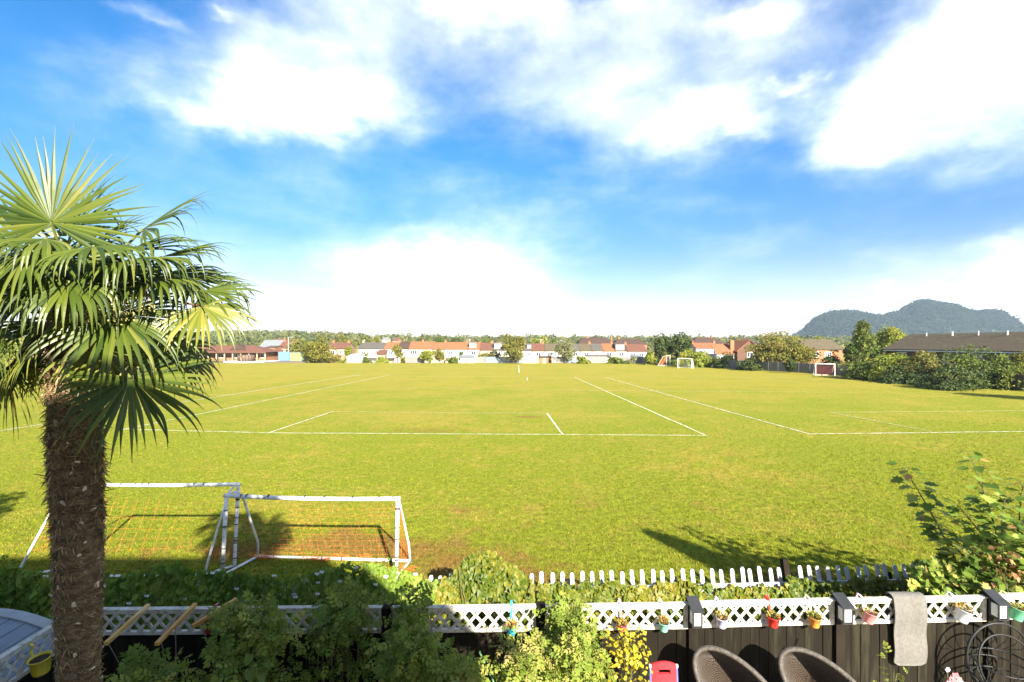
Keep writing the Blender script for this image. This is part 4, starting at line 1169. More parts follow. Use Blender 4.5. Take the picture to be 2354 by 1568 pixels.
def own_house():
    x0, x1, y0, y1, ez, rz = -15.0, 2.3, -8.8, -1.2, 5.8, 9.68
    t = thing('house', 'pale rendered house behind the viewpoint whose shadow covers the garden', 'house', ((x0 + x1) / 2, (y0 + y1) / 2, 0))
    ox, oy = (x0 + x1) / 2, (y0 + y1) / 2; w, dd = (x1 - x0) / 2, (y1 - y0) / 2
    mb = MB().box(-w, w, -dd, dd, -.2, ez)
    for s in (-1, 1): mb.face([(s * w, -dd, ez), (s * w, dd, ez), (s * w, 0, rz - .1)][::s])
    mb.build('wall', mk('white_painted_render', (0.80, 0.79, 0.75), (0.74, 0.73, 0.69), 2, .8), t)
    for s in (-1, 1):
        q = [(-w - .2, s * (dd + .3), ez - .25), (w + .2, s * (dd + .3), ez - .25), (w + .2, 0, rz), (-w - .2, 0, rz)]
        if s > 0: q = [q[1], q[0], q[3], q[2]]
        MB().hexa([(p[0], p[1], p[2] - .08) for p in q] + [(p[0], p[1], p[2] + .05) for p in q]).build('roof', M['roof_brown'], t)
    for k in range(4):
        for zz in (1.7, 4.1):
            f = MB(); x = -w + 2.2 + k * 4.6
            f.box(x - .8, x + .8, dd + .003, dd + .06, zz, zz + .09); f.box(x - .8, x + .8, dd + .003, dd + .06, zz + 1.2, zz + 1.3)
            f.box(x - .8, x - .7, dd + .003, dd + .06, zz + .09, zz + 1.2); f.box(x + .7, x + .8, dd + .003, dd + .06, zz + .09, zz + 1.2); f.box(x - .05, x + .05, dd + .003, dd + .06, zz + .09, zz + 1.2)
            fo = f.build('window', M['pvc'], t); MB().box(x - .7, x + .7, dd + .003, dd + .03, zz + .09, zz + 1.2).build('pane', M['glass'], fo)
own_house()


def add_shadow_caster(name, label, base, top, mid, r, n, mat, seed):
    """leafy cone on a stem, added out of frame to cast a shadow"""
    t = thing(name, label, 'tree', base); rg = np.random.default_rng(seed)
    b, m_, tp = np.array(base, float), np.array(mid, float), np.array(top, float)
    MB().tube([b - b, (m_ - b) * .6, m_ - b, tp - b], [.14, .11, .08, .01], 8).build('trunk', M['bark'], t)
    f = rg.random(n) ** .75; a = rg.random(n) * 6.28
    p = m_ + (tp - m_) * f[:, None]; rr = (r * (1 - f) + .03) * np.sqrt(rg.random(n))
    d = np.stack([np.cos(a), np.sin(a), rg.normal(0, .3, n)], 1)
    Leafy().add(T_RHOMB, p + d * rr[:, None] - b, d + (0, 0, .5), rg.normal(size=(n, 3)) + (0, 0, .6), .16, rg.random(n)).build('crown', M[mat], t)
add_shadow_caster('shadow_caster', 'unseen leafy cone added outside the frame to cast the pointed shadow on the grass', (9.95, .8, 0), (9.64, -.42, 8.0), (9.83, .51, 6.1), .50, 2400, 'tree_dark', 4)  # added only for its pointed shadow, not a known tree
tree('broadleaf_tree', 'broad tree outside the left edge shading the grass beside the palm', 0, 0, 10, 10, 'tree_green') if False else None


def side_tree():
    rg = np.random.default_rng(31); b = np.array((-13.4, 4.6, 0))
    t = thing('broadleaf_tree', 'broad tree outside the left edge shading the grass beside the far goal frame', 'tree', b)
    MB().tube([(0, 0, 0), (.1, 0, 2), (0, .1, 4.5), (.1, 0, 6)], [.2, .16, .12, .05], 8).build('trunk', M['bark'], t)
    Leafy().add(*leafy_crown(rg, (0, 0, 5.4), (1.9, 1.9, 1.7), 5000, .16)).build('crown', M['tree_green'], t)
side_tree()


# ------------------------------------------------------------------ the two goals by the fence
def goal_net(corners_top, corners_mid, corners_bot, tl_front, tr_front, rng, n=20, m=11, r=.0018, heap=None):
    """thin cords hung from the bar to the back frame"""
    mb = MB()
    TL, TR = map(np.array, corners_top); ML, MR = map(np.array, corners_mid); BL, BR = map(np.array, corners_bot)
    sag = lambda u, v: np.array((0.0, .06 * math.sin(PI * u) * math.sin(PI * v), -.06 * math.sin(PI * u)))
    def S_(u, v):
        a = TL + (TR - TL) * u; b = ML + (MR - ML) * u; c = BL + (BR - BL) * u
        q = a + (b - a) * (v / .6) if v < .6 else b + (c - b) * ((v - .6) / .4)
        return q + sag(u, min(v, 1))
    for i in range(n + 1):
        u = i / n; mb.tube([S_(u + rng.uniform(-.006, .006), v) for v in np.linspace(0, 1, 9)], r, 3, False)
    for j in range(1, m + 1):
        v = j / m; mb.tube([S_(u, min(1, v + rng.uniform(-.006, .006))) for u in np.linspace(0, 1, 12)], r, 3, False)
    for FT, FB, A, B, C in ((tl_front[0], tl_front[1], TL, ML, BL), (tr_front[0], tr_front[1], TR, MR, BR)):
        FT, FB = np.array(FT), np.array(FB)
        for j in range(1, m):
            v = j / m; p = FT + (FB - FT) * v; q = A + (B - A) * (v / .6) if v < .6 else B + (C - B) * ((v - .6) / .4)
            mb.tube([p, (p + q) / 2 - (0, 0, .02), q], r, 3, False)
        for i in range(1, 8):
            u = i / 8; mb.tube([(FT + (A - FT) * u), FT + (FB - FT) * .5 + ((B + (B - A) * 0) - (FT + (FB - FT) * .5)) * u, FB + (C - FB) * u], r, 3, False)
    return mb


def heap(mb, c, n, rng, s=.16):
    """slack net lying in a heap"""
    for _ in range(n):
        p = np.array(c) + np.array((rng.gauss(0, s), rng.gauss(0, s * .4), 0)); pts = []
        for k in range(7):
            p = p + np.array((rng.uniform(-.1, .1), rng.uniform(-.05, .05), 0)); pts.append((p[0], p[1], .02 + .10 * rng.random()))
        mb.tube(pts, .005, 3, False)


def ties(t, a, b, n, r, rng, off):
    a, b = np.array(a), np.array(b); d = nrm(b - a)
    mb = MB()
    for _ in range(n):
        p = a + (b - a) * rng.random(); mb.tube([p - d * .012, p + d * .012], r * 1.12, 8)
    mb.build('net_tie', M['tape'], t, off=off)['kind'] = 'stuff'


def goal_front():
    rng = random.Random(3)
    FLb = np.array((-6.55, 10.93, 0)); FRb = np.array((-2.60, 10.86, 0))
    TL, TR = D(520.5, 1139.5, 10.95), D(914.5, 1146.5, 10.80)
    BL, BR = G(593, 1282.6), G(943.5, 1293)
    o = FLb; t = thing('football_goal', 'white framed goal with orange net standing square to the garden fence', 'goal', o, 'goals by the garden fence')
    R = .043
    mid = (TL + TR) / 2 - (0, 0, .035)
    MB().tube([TL + (-.05, 0, 0), TL * .75 + TR * .25 - (0, 0, .026), mid, TL * .25 + TR * .75 - (0, 0, .026), TR + (.05, 0, 0)], R * 1.05, 10).build('crossbar', M['metal_white'], t, off=o, smooth=True)
    for a, b in ((FLb, TL), (FRb, TR)): MB().tube([a, (a + b) / 2, b], R, 10).build('post', M['metal_white'], t, off=o, smooth=True)
    sL = [TL + (.03, .04, .02), D(536, 1131, 11.05), D(549, 1132, 11.12), D(560.5, 1148, 11.15), D(593, 1248, 11.78), BL]
    sR = [TR + (.01, .03, -.01), D(918, 1152, 10.92), D(939.5, 1251, 11.62), BR]
    MB().tube(sL, R * .62, 8).build('stay', M['metal_white'], t, off=o, smooth=True); MB().tube(sR, R * .62, 8).build('stay', M['metal_white'], t, off=o, smooth=True)
    up = np.array((0, 0, .04))
    MB().tube([BL + up, BR + up], R * .8, 8).build('back_bar', M['metal_white'], t, off=o, smooth=True)
    for a, b in ((FLb, BL), (FRb, BR)): MB().tube([a + up, b + up], R * .7, 8).build('ground_bar', M['metal_white'], t, off=o, smooth=True)
    mb = goal_net((D(562, 1150, 11.15), D(918, 1153, 10.92)), (D(592, 1246, 11.76), D(939, 1250, 11.6)), (BL, BR), (TL, FLb), (TR, FRb), rng)
    heap(mb, BL * .55 + BR * .45, 26, rng, .25); heap(mb, BL * .3 + BR * .7, 10, rng, .16); heap(mb, BR + (0, -.5, 0), 22, rng, .14); heap(mb, BL + (.2, -.1, 0), 12, rng, .14)
    mb.build('net', M['net_orange'], t, off=o)
    ties(t, FRb, TR, 9, R, rng, o); ties(t, FLb, TL, 6, R, rng, o); ties(t, BL + up, BR + up, 12, R * .8, rng, o); ties(t, TL, TR, 8, R, rng, o)
goal_front()


def goal_side():
    rng = random.Random(8)
    RT_ = D(548, 1113.5, 11.5); LT = RT_ + np.array((-3.70, -.03, 0)); RB = G(538.6, 1304); LB = RB + np.array((-3.72, -.05, 0))
    rf, lf = G(470, 1326), G(35.6, 1331)
    o = LB; t = thing('football_goal', 'second white goal with torn orange net half hidden by the palm trunk', 'goal', o, 'goals by the garden fence')
    R = .04
    MB().tube([LT, (LT + RT_) / 2 - (0, 0, .02), RT_ + (.04, 0, 0)], R * 1.05, 10).build('crossbar', M['metal_white'], t, off=o, smooth=True)
    for a, b in ((LB, LT), (RB, RT_)): MB().tube([a, a * .9 + b * .1, b], R * .95, 10).build('post', M['metal_white'], t, off=o, smooth=True)
    MB().tube([RT_, D(538, 1117, 11.42), D(527, 1130, 11.3), D(519.5, 1152, 11.26), D(478, 1290, 11.05), rf], R * .62, 8).build('stay', M['metal_white'], t, off=o, smooth=True)
    MB().tube([LT, LT + (-.2, -.15, -.02), D(113.6, 1184, 11.15), D(44, 1310, 10.9), lf], R * .62, 8).build('stay', M['metal_white'], t, off=o, smooth=True)
    up = np.array((0, 0, .04))
    MB().tube([lf + up, rf + up], R * .75, 8).build('back_bar', M['metal_white'], t, off=o, smooth=True)
    for a, b in ((LB, lf), (RB, rf)): MB().tube([a + up, b + up], R * .75, 8).build('ground_bar', M['metal_white'], t, off=o, smooth=True)
    mb = goal_net((LT + (-.25, -.2, -.06), D(519, 1154, 11.25)), (D(70, 1262, 11.0), D(490, 1250, 11.1)), (lf, rf), (LT, LB), (RT_, RB), rng, 15, 8)
    mb.build('net', M['net_orange'], t, off=o)
    ties(t, RB, RT_, 10, R, rng, o); ties(t, LT, RT_, 8, R, rng, o)
goal_side()


# ------------------------------------------------------------------ picket fence
def pkx(X): return 8.42 + .0485 * X


def picket_fence():
    t = thing('picket_fence', 'grey white picket fence leaning outward under the climbing plants', 'fence', (0, pkx(0), 0))
    rng = random.Random(4); first = None; lean = math.radians(17)
    x = -7.9; i = 0
    while x < 10.4:
        h = 1.20
        if first is None:
            mb = MB(); w = .036; tk = .011
            pr = [(-w, 0), (w, 0), (w, h - .035), (w * .55, h), (-w * .55, h), (-w, h - .035)]
            for s in (-tk, tk): mb.face([(a, s, b) for a, b in (pr if s < 0 else pr[::-1])])
            for (a, b), (c, d) in zip(pr, pr[1:] + pr[:1]): mb.face([(a, -tk, b), (a, tk, b), (c, tk, d), (c, -tk, d)])
            first = p = mb.build('picket', M['picket'], t)
        else: p = dup(first, t)
        p.location = (x, pkx(x) - pkx(0) + rng.uniform(-.008, .008), rng.uniform(-.03, .02) - .02)
        p.rotation_euler = (-lean + rng.uniform(-.03, .03), rng.uniform(-.016, .016), 0)
        x += .184 + rng.uniform(-.006, .006); i += 1
    a = math.atan(.0485)
    for z in (.32, .86):
        yo = math.tan(lean) * z - .030
        MB().bar((-8.0, pkx(-8) - pkx(0) + yo, z), (10.5, pkx(10.5) - pkx(0) + yo, z), .03, .07).build('rail', M['picket'], t)
    p0 = None
    for px in (-6.9, -4.9, -2.95, -.95, 1.03, 3.0, 5.1, 7.1, 9.2):
        if p0 is None: p0 = MB().box(-.05, .05, -.05, .05, -.1, 1.30).build('post', M['dark_post'], t); p = p0
        else: p = dup(p0, t)
        p.location = (px, pkx(px) - pkx(0) + .03, 0 if px == 5.1 else -.28); p.rotation_euler = (-lean * .9, 0, a)
picket_fence()

# ------------------------------------------------------------------ climbing plants over the picket fence
TOPS = [(-120, 1335), (0, 1333), (120, 1340), (240, 1346), (300, 1336), (350, 1318), (400, 1322), (430, 1333), (520, 1338), (600, 1344), (640, 1348), (700, 1340), (760, 1322), (860, 1320), (930, 1332), (980, 1352), (1018, 1356), (1044, 1330), (1075, 1298), (1110, 1286), (1150, 1302), (1190, 1330), (1225, 1356), (1300, 1362), (1400, 1354), (1500, 1364), (1600, 1352), (1660, 1364), (1700, 1368), (1760, 1366), (1800, 1362), (1830, 1342), (1900, 1354), (2000, 1350), (2100, 1344), (2200, 1336), (2354, 1320), (2600, 1320)]


def vine(label, x0, x1, mat, seed, n, size=.085, flowers=0, T=T_HEART, sprays=0):
    rg = np.random.default_rng(seed)
    xp = x0 + (x1 - x0) * rg.random(n)
    d = 8.35 + .0485 * (xp - CX) * 8.4 / FD
    X = (xp - CX) * d / FD
    topy = np.interp(xp, [a for a, b in TOPS], [b for a, b in TOPS]) + 3.0 * np.sin(xp * .11) + 2 * np.sin(xp * .37)
    zt = CAM_Z - (topy - HY) * d / FD + .05
    v = rg.random(n) ** .8
    z = zt * v
    lump = .10 * np.sin(X * 5.1 + 3 * z) + .07 * np.sin(X * 11.3 - 5 * z + 1)
    thick = (.12 + .34 * (1 - v ** 2)) * (1 + lump * 3)
    Y = pkx(X) + .30 * z * .5 - thick * rg.random(n) ** .35 + .05
    # hanging stems part the leaves into strands, with gaps between
    gap = np.sin(X * 7.3 + np.sin(z * 4 + X) * 1.5) + np.sin(X * 17.1 + z * 6) * .6
    keep = (gap > -1.05) | (rg.random(n) < .4)
    X, Y, z = X[keep], Y[keep], z[keep]; n = len(X)
    P = np.stack([X, Y, z], 1)
    out = np.array((0.05, -.75, .55))
    ez = nrm(out + rg.normal(0, .42, (n, 3))); ex = np.stack([rg.normal(0, .55, n), -.35 + rg.normal(0, .3, n), -.75 + rg.normal(0, .3, n)], 1)
    patch = .5 + .5 * np.sin(X * 2.3 + 1.3 * np.sin(z * 5)) * np.cos(X * .9 + 1)
    rnd = np.clip(.42 * patch + .5 * rg.random(n) - .06, 0, 1)
    o = np.array(((X.min() + X.max()) / 2, pkx((X.min() + X.max()) / 2), 0))
    t = thing('climbing_plant', label, 'climber', o, 'climbing plants on the picket fence')
    sz = size * (.6 + .8 * rg.random(n) ** 1.5)
    L = Leafy()
    if sprays:
        m = sprays
        xs = rg.uniform(X.min(), X.max(), m); k = rg.integers(0, n, m)
        for a in k:
            b = P[a]; dr = nrm(np.array((rg.normal(0, .5), -.25, .75)))
            q = b + dr * np.linspace(.02, .36, 9)[:, None] + rg.normal(0, .02, (9, 3))
            L.add(T, q, rg.normal(size=(9, 3)) - (0, 0, .3), nrm(out + rg.normal(0, .5, (9, 3))), size * .6, rg.random(9) * .6)
    big = np.argsort(-(sz + .05 * (P[:, 1] < np.median(P[:, 1]))))[:90]
    rest = np.setdiff1d(np.arange(n), big)
    L.add(T, P[rest], ex[rest], ez[rest], sz[rest], rnd[rest])
    f = L.build('foliage', M[mat], t, off=o); f['kind'] = 'stuff'
    var = []
    for q in range(4):
        lf = Leafy().add(T, np.zeros((1, 3)), np.array([(1., 0, 0)]), np.array([(0, 0, 1.)]), 1.0, np.array([.15 + .22 * q])).build('leaf', M[mat], t); var.append(lf); lf['used'] = 0
    for w_, i in enumerate(big):
        e = nrm(ex[i]); zz = nrm(ez[i] - e * np.dot(e, ez[i])); yy = np.cross(zz, e)
        q = var[int(np.clip(rnd[i] * 4, 0, 3))]
        if q['used']: lf = dup(q, t)
        else: lf = q; q['used'] = 1
        lf.matrix_local = Matrix.Translation(Vector(P[i] - o)) @ Matrix(np.array([e, yy, zz]).T.tolist()).to_4x4() @ Matrix.Scale(float(sz[i]), 4)
    for q in var:
        if not q['used']: bpy.data.objects.remove(q)
    mb = MB()
    for k in range(int((X.max() - X.min()) * 5)):
        xx = rg.uniform(X.min(), X.max()); zz = float(np.interp(xx, np.sort(X)[::20], zt[:1].repeat(len(np.sort(X)[::20])))) * rg.uniform(.5, .95)
        mb.tube([(xx, pkx(xx) - .05, 0), (xx + rg.normal(0, .08), pkx(xx) - .15, zz * .5), (xx + rg.normal(0, .15), pkx(xx) - .05 + .1 * zz, zz)], .007, 4, False)
    if mb.f: mb.build('stem', M['stem'], t, off=o)['kind'] = 'stuff'
    if flowers:
        k = rg.integers(0, n, flowers); q = P[k] + (0, -.05, .03)
        Leafy().add(T_WIDE, np.repeat(q, 4, 0), np.tile(np.array([(1, 0, .2), (0, -.5, .8), (-1, 0, .2), (0, .3, -.8)], float), (flowers, 1)), np.tile(np.array([(0., -1, .3)]), (4 * flowers, 1)), .045, rg.random(4 * flowers)).build('flower', M['flower_white'], t, off=o)
    return t


vine('dark green bindweed mass at the left end beside the palm trunk', -110, 425, 'vine_green', 41, 6200, .085, 6, sprays=8)
vine('shaded green bindweed with white flowers behind the left trellis panels', 425, 1000, 'vine_green', 42, 6500, .085, 34, sprays=10)
vine('bright yellow green heaped climber rising highest over the pickets', 1003, 1226, 'vine', 43, 4300, .082, 0, sprays=8)
vine('green and yellow climber between the heaped climber and the first trellis lamp', 1240, 1590, 'vine', 44, 4300, .08, 0)
vine('yellowing climber between the first and second trellis lamps', 1585, 1925, 'vine', 45, 3000, .08, 0, sprays=6)
vine('green climber from the second trellis lamp to the sapling', 1920, 2200, 'vine', 46, 2800, .08, 0, sprays=4)
vine('dense green climber under the sapling at the right edge', 2195, 2520, 'vine_green', 47, 3600, .085, 0, sprays=12)


# ------------------------------------------------------------------ garden fence with trellis top
def trellis(parent, L, zb, zt, rng):
    """frame as one part, each slat a sub-part; runs along local x from 0 to L"""
    mb = MB()
    mb.box(0, L, -.022, .022, zt - .045, zt); mb.box(0, L, -.022, .022, zb, zb + .04)
    mb.box(0, .042, -.0215, .0215, zb + .04, zt - .045); mb.box(L - .042, L, -.0215, .0215, zb + .04, zt - .045)
    mb.box(-.01, L + .01, -.034, .034, zt + .0005, zt + .014)
    f = mb.build('trellis', M['white_wood'], parent)
    a, b, z0, z1 = .02, L - .02, zb + .02, zt - .02; k = .86; hgt = z1 - z0
    for sgn in (1, -1):
        u = a - k * hgt - rng.uniform(0, .1) if sgn > 0 else a - rng.uniform(0, .1)
        while u < b + (k * hgt if sgn < 0 else 0):
            p0, p1 = np.array((u, z0)), np.array((u + sgn * k * hgt, z1))
            lo, hi = 0.0, 1.0; dx = p1[0] - p0[0]
            for lim, side in ((a, 1), (b, -1)):
                s = (lim - p0[0]) / dx
                if (dx > 0) == (side > 0): lo = max(lo, s)
                else: hi = min(hi, s)
            if hi - lo > .08:
                q0, q1 = p0 + (p1 - p0) * lo, p0 + (p1 - p0) * hi; yy = -.012 if sgn > 0 else .0
                MB().bar((q0[0], yy, q0[1]), (q1[0], yy, q1[1]), .035 + rng.uniform(-.002, .002), .009, up=(0, 1, 0)).build('slat', M['white_wood'], f)
            u += .152
    return f


def garden_fence():
    rng = random.Random(12)
    t = thing('garden_fence', 'dark boarded garden fence topped with white lattice trellis', 'fence', (0, 6.0, PZ))
    p0 = None; bd = None
    for i, (X, Y) in enumerate(FEN):
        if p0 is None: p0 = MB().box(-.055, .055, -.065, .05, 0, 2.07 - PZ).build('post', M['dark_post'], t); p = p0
        else: p = dup(p0, t)
        p.location = (X, Y - 6.0, 0)
    for (xa, ya), (xb, yb) in zip(FEN[:-1], FEN[1:]):
        L = math.hypot(xb - xa, yb - ya); an = math.atan2(yb - ya, xb - xa); g = .066
        tr = trellis(t, L - 2 * g, 1.75 - PZ, 2.05 - PZ, rng)
        tr.location = (xa + g * math.cos(an), ya - 6.0 - .02, rng.uniform(-.008, .008)); tr.rotation_euler = (0, rng.uniform(-.004, .004), an)
        n = 15; w = (L - .12) / n
        for k in range(n):
            if bd is None:
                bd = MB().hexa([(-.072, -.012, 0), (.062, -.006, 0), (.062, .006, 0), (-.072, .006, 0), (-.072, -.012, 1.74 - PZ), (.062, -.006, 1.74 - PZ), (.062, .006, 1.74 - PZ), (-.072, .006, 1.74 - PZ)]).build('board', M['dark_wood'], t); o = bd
            else: o = dup(bd, t)
            u = .06 + w * (k + .5)
            o.location = (xa + u * math.cos(an), ya - 6.0 + u * math.sin(an) + .004 * (k % 2), rng.uniform(-.006, .0)); o.rotation_euler = (rng.uniform(-.006, .006), 0, an + rng.uniform(-.008, .008))
        MB().bar((xa, ya - 6 + .045, .3), (xb, yb - 6 + .045, .3), .05, .06).build('rail', M['dark_post'], t)
garden_fence()


def side_fence():
    rng = random.Random(13); X = -5.28
    t = thing('side_fence', 'left boundary fence with white lattice running towards the viewer', 'fence', (X, 5.8, PZ))
    p0 = None
    for y in (5.78 - 1.85, 5.78 - 3.7):
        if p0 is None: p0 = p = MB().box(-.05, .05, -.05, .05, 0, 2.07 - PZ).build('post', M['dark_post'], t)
        else: p = dup(p0, t)
        p.location = (0, y - 5.8, 0)
    bd = None
    for y0 in (5.78, 5.78 - 1.85):
        tr = trellis(t, 1.72, 1.71 - PZ, 2.05 - PZ, rng); tr.location = (0.01, y0 - 5.8 - .06, 0); tr.rotation_euler = (0, 0, -PI / 2)
        for k in range(15):
            if bd is None: bd = o = MB().box(-.012, .008, -.066, .058, 0, 1.70 - PZ).build('board', M['dark_wood'], t)
            else: o = dup(bd, t)
            o.location = (0, y0 - 5.8 - .06 - .115 * (k + .5), rng.uniform(-.005, .005)); o.rotation_euler = (0, 0, rng.uniform(-.03, .03))
side_fence()


def neighbour_shed():
    M['shed_blue'] = mk('blue_grey_plank', (0.17, 0.215, 0.25), (0.13, 0.165, 0.20), 3, .6, .2, 30, stretch=(8, .4, 1))
    M['shed_grey'] = mk('pale_grey_trim', (0.30, 0.32, 0.32), (0.24, 0.26, 0.26), 5, .6)
    x0, x1, y0, y1 = -7.6, -5.42, 2.6, 6.05
    t = thing('neighbour_shed', 'blue grey arched shed roof beyond the left lattice fence', 'shed', ((x0 + x1) / 2, (y0 + y1) / 2, .4))
    w, dp = (x1 - x0) / 2, (y1 - y0) / 2; ze = 1.02
    def arc(f): return (-w + 2 * w * f, ze + .50 * math.sin(PI * (.08 + .84 * f)) ** .8)
    MB().box(-w + .05, w - .05, -dp + .05, dp - .05, 0, ze + .05).build('wall', M['shed_blue'], t)
    n = 12
    for k in range(n):
        (a0, b0), (a1, b1) = arc(k / n), arc((k + .94) / n)
        q = [(a0, -dp, b0), (a1, -dp, b1), (a1, dp - .12, b1), (a0, dp - .12, b0)]
        MB().hexa(q + [(p[0], p[1], p[2] + .025) for p in q]).build('roof_plank', M['shed_blue'], t)
    mb = MB()
    for k in range(n):
        (a0, b0), (a1, b1) = arc(k / n), arc((k + 1) / n)
        q = [(a0, dp - .119, b0 - .04), (a1, dp - .119, b1 - .04), (a1, dp + .03, b1 - .04), (a0, dp + .03, b0 - .04)]
        mb.hexa(q + [(p[0], p[1], p[2] + .085) for p in q])
    mb.build('roof_trim', M['shed_grey'], t)
neighbour_shed()


# ------------------------------------------------------------------ things on the trellis
M['soil'] = mk('potting_soil', (0.045, 0.03, 0.018), None, 20, .95, .5, 60)
PAINT = {}
def paint(name, c, rough=.35):
    if name not in PAINT: PAINT[name] = mk(name, c, tuple(q * .86 for q in c), 9, rough, spec=.5)
    return PAINT[name]


def bucket(label, x, yr, yb, wpx, col, colname, plant=40, strap=None, seed=1, pos=None, tilt=0.0, hook_dir=(0, 1, 0), rail=None, fl=.5):
    rg = np.random.default_rng(seed)
    if pos is None:
        d0 = fy((x - CX) * 6 / FD); d = d0 - .13
        c = D(x, (yr + yb) / 2, d)
    else: c = np.array(pos, float); d = c[1]; d0 = None
    r = wpx * d / FD / 2; h = r * 1.75
    z0 = c[2] - h / 2
    t = thing('hanging_bucket', label, 'plant pot', (c[0], c[1], z0), 'hanging bucket planters')
    mat = paint(colname, col)
    ax = (math.sin(tilt), -.10, math.cos(tilt))
    MB().lathe([(.005, .0), (r * .74, 0), (r * .78, h * .1), (r * .98, h * .95), (r * 1.06, h * .97), (r * 1.06, h), (r * .94, h), (r * .92, h * .82)], n=18, axis=ax).build('bucket', mat, t, smooth=True)
    MB().lathe([(r * .92, h * .84), (.004, h * .86)], n=14, axis=ax).build('soil', M['soil'], t)
    hd = np.array(hook_dir, float); back = hd * r * .95
    rz = 2.065 - z0 if rail is None else rail
    gap = (d0 - d + .035) if d0 else .16
    sm = paint(*strap) if strap else mat
    sp = np.cross(hd, (0, 0, 1)) * .012
    pts = [back + (0, 0, h * .9), back * 1.0 + hd * .015 + (0, 0, rz * .75 + h * .1), hd * (gap - .07) + (0, 0, rz + .005), hd * (gap - .035) + (0, 0, rz + .022), hd * (gap + .02) + (0, 0, rz + .02), hd * (gap + .035) + (0, 0, rz - .06)]
    mb = MB()
    for a, b in zip(pts[:-1], pts[1:]): mb.bar(a, b, .026, .005, up=tuple(hd))
    mb.build('hook', sm, t)
    if plant:
        n = plant * 2; a = rg.random(n) * 6.28; rr = r * .9 * np.sqrt(rg.random(n))
        P = np.stack([rr * np.cos(a), rr * np.sin(a), h * .85 + (.075 * fl + .02) * rg.random(n) * (1 - .5 * rr / r)], 1) * 1.0
        P[:, 0] += ax[0] * h
        Leafy().add(T_RHOMB, P, np.stack([np.cos(a), np.sin(a), .6 + rg.random(n)], 1) + rg.normal(0, .4, (n, 3)), np.stack([np.cos(a) * .3, np.sin(a) * .3 - .3, np.ones(n)], 1) + rg.normal(0, .4, (n, 3)), .038, np.clip(rg.normal(fl, .25, n), 0, 1)).build('plant', M['succulent'], t)
    return t


bucket('turquoise bucket of orange flowers on the trellis panel left of the tomato plants', 1176, 1438, 1460, 24, (.05, .42, .55), 'turquoise_paint', 46, None, 1, fl=.75)
bucket('raspberry red bucket with a pale pink strap on the trellis', 1430, 1431, 1454, 23, (.55, .05, .10), 'raspberry_paint', 46, ('pale_pink_paint', (.62, .42, .42)), 2, fl=.6)
bucket('mint green bucket with rusty flowers on the trellis', 1526, 1428, 1450, 23, (.22, .52, .38), 'mint_paint', 44, ('lime_paint', (.55, .62, .22)), 3, fl=.75)
bucket('lavender white bucket just right of the first trellis lamp', 1659, 1415, 1443, 26, (.58, .53, .68), 'lavender_paint', 40, ('pale_grey_paint', (.5, .5, .52)), 4, fl=.55)
bucket('bright red bucket overflowing with yellow green leaves', 1777, 1415, 1439, 27, (.60, .025, .015), 'bright_red_paint', 60, None, 5, fl=.45)
bucket('orange bucket with green leaves left of the second trellis lamp', 1872, 1417, 1438, 26, (.62, .24, .03), 'orange_paint', 46, ('straw_paint', (.5, .45, .3)), 6, fl=.4)
bucket('pale pink tilted bucket with bare brown soil left of the hung mat', 1995, 1402, 1433, 28, (.60, .21, .20), 'salmon_pink_paint', 10, ('pale_pink_paint', (.62, .42, .42)), 7, tilt=.18, fl=.3)
bucket('silver white tilted bucket with yellow flowers right of the hung mat', 2208, 1400, 1425, 33, (.50, .51, .53), 'silver_white_paint', 50, ('pale_grey_paint', (.5, .5, .52)), 8, tilt=.25, fl=.62)
bucket('sea green bucket at the right edge beyond the third lamp', 2334, 1396, 1422, 31, (.12, .46, .24), 'sea_green_paint', 46, ('lime_paint', (.55, .62, .22)), 9, tilt=.2, fl=.45)
bucket('dark red bucket on the shaded left trellis behind the timber battens', 480, 1430, 1452, 27, (.30, .02, .015), 'dark_red_paint', 20, None, 10, fl=.3)
bucket('yellow bucket hooked on the left boundary lattice by the palm', 99, 1492, 1524, 42, (.58, .45, .03), 'yellow_paint', 0, None, 11, pos=(-5.12, 5.26, 1.80), hook_dir=(-1, 0, 0), rail=.29)


def wall_lamp(label, i, xoff=0.0):
    X, Y = FEN[i]
    M.setdefault('lamp_dark', mk('dark_lamp_metal', (0.03, 0.032, 0.034), None, 6, .45))
    M.setdefault('lamp_pane', mk('frosted_lamp_pane', (0.62, 0.63, 0.60), (0.5, 0.51, 0.5), 8, .3))
    t = thing('solar_lamp', label, 'lamp', (X, Y - .065, 1.85), 'box lamps on the fence posts')
    w, d0, h = .052, .13, .18
    MB().box(-w, w, -.02, 0.02, -.02, h + .05).build('back_plate', M['lamp_dark'], t)
    for nm, q in (('pane', (-w + .012, w - .012, -d0 - .004, -d0 + .004, .015, h - .01)), ('pane', (-w - .004, -w + .004, -d0 + .012, -.03, .015, h - .01)), ('pane', (w - .004, w + .004, -d0 + .012, -.03, .015, h - .01))):
        MB().box(*q).build(nm, M['lamp_pane'], t)
    mb = MB()
    for x in (-w, w):
        for y in (-d0, -.026): mb.box(x - .008, x + .008, y - .008, y + .008, 0, h)
    mb.box(-w - .008, w + .008, -d0 - .008, -.021, -.012, -.0005)
    mb.build('frame', M['lamp_dark'], t)
    q = [(-w - .022, -d0 - .03, h + .001), (w + .022, -d0 - .03, h + .001), (w + .022, .06, h + .085), (-w - .022, .06, h + .085)]
    MB().hexa(q + [(p[0], p[1], p[2] + .016) for p in q]).build('solar_roof', M['lamp_dark'], t)
wall_lamp('dark roofed white box lamp on the post between mint and lavender buckets', 4)
wall_lamp('dark roofed white box lamp on the post between orange and pink buckets', 5)
wall_lamp('dark roofed white box lamp on the post nearest the right edge', 6)


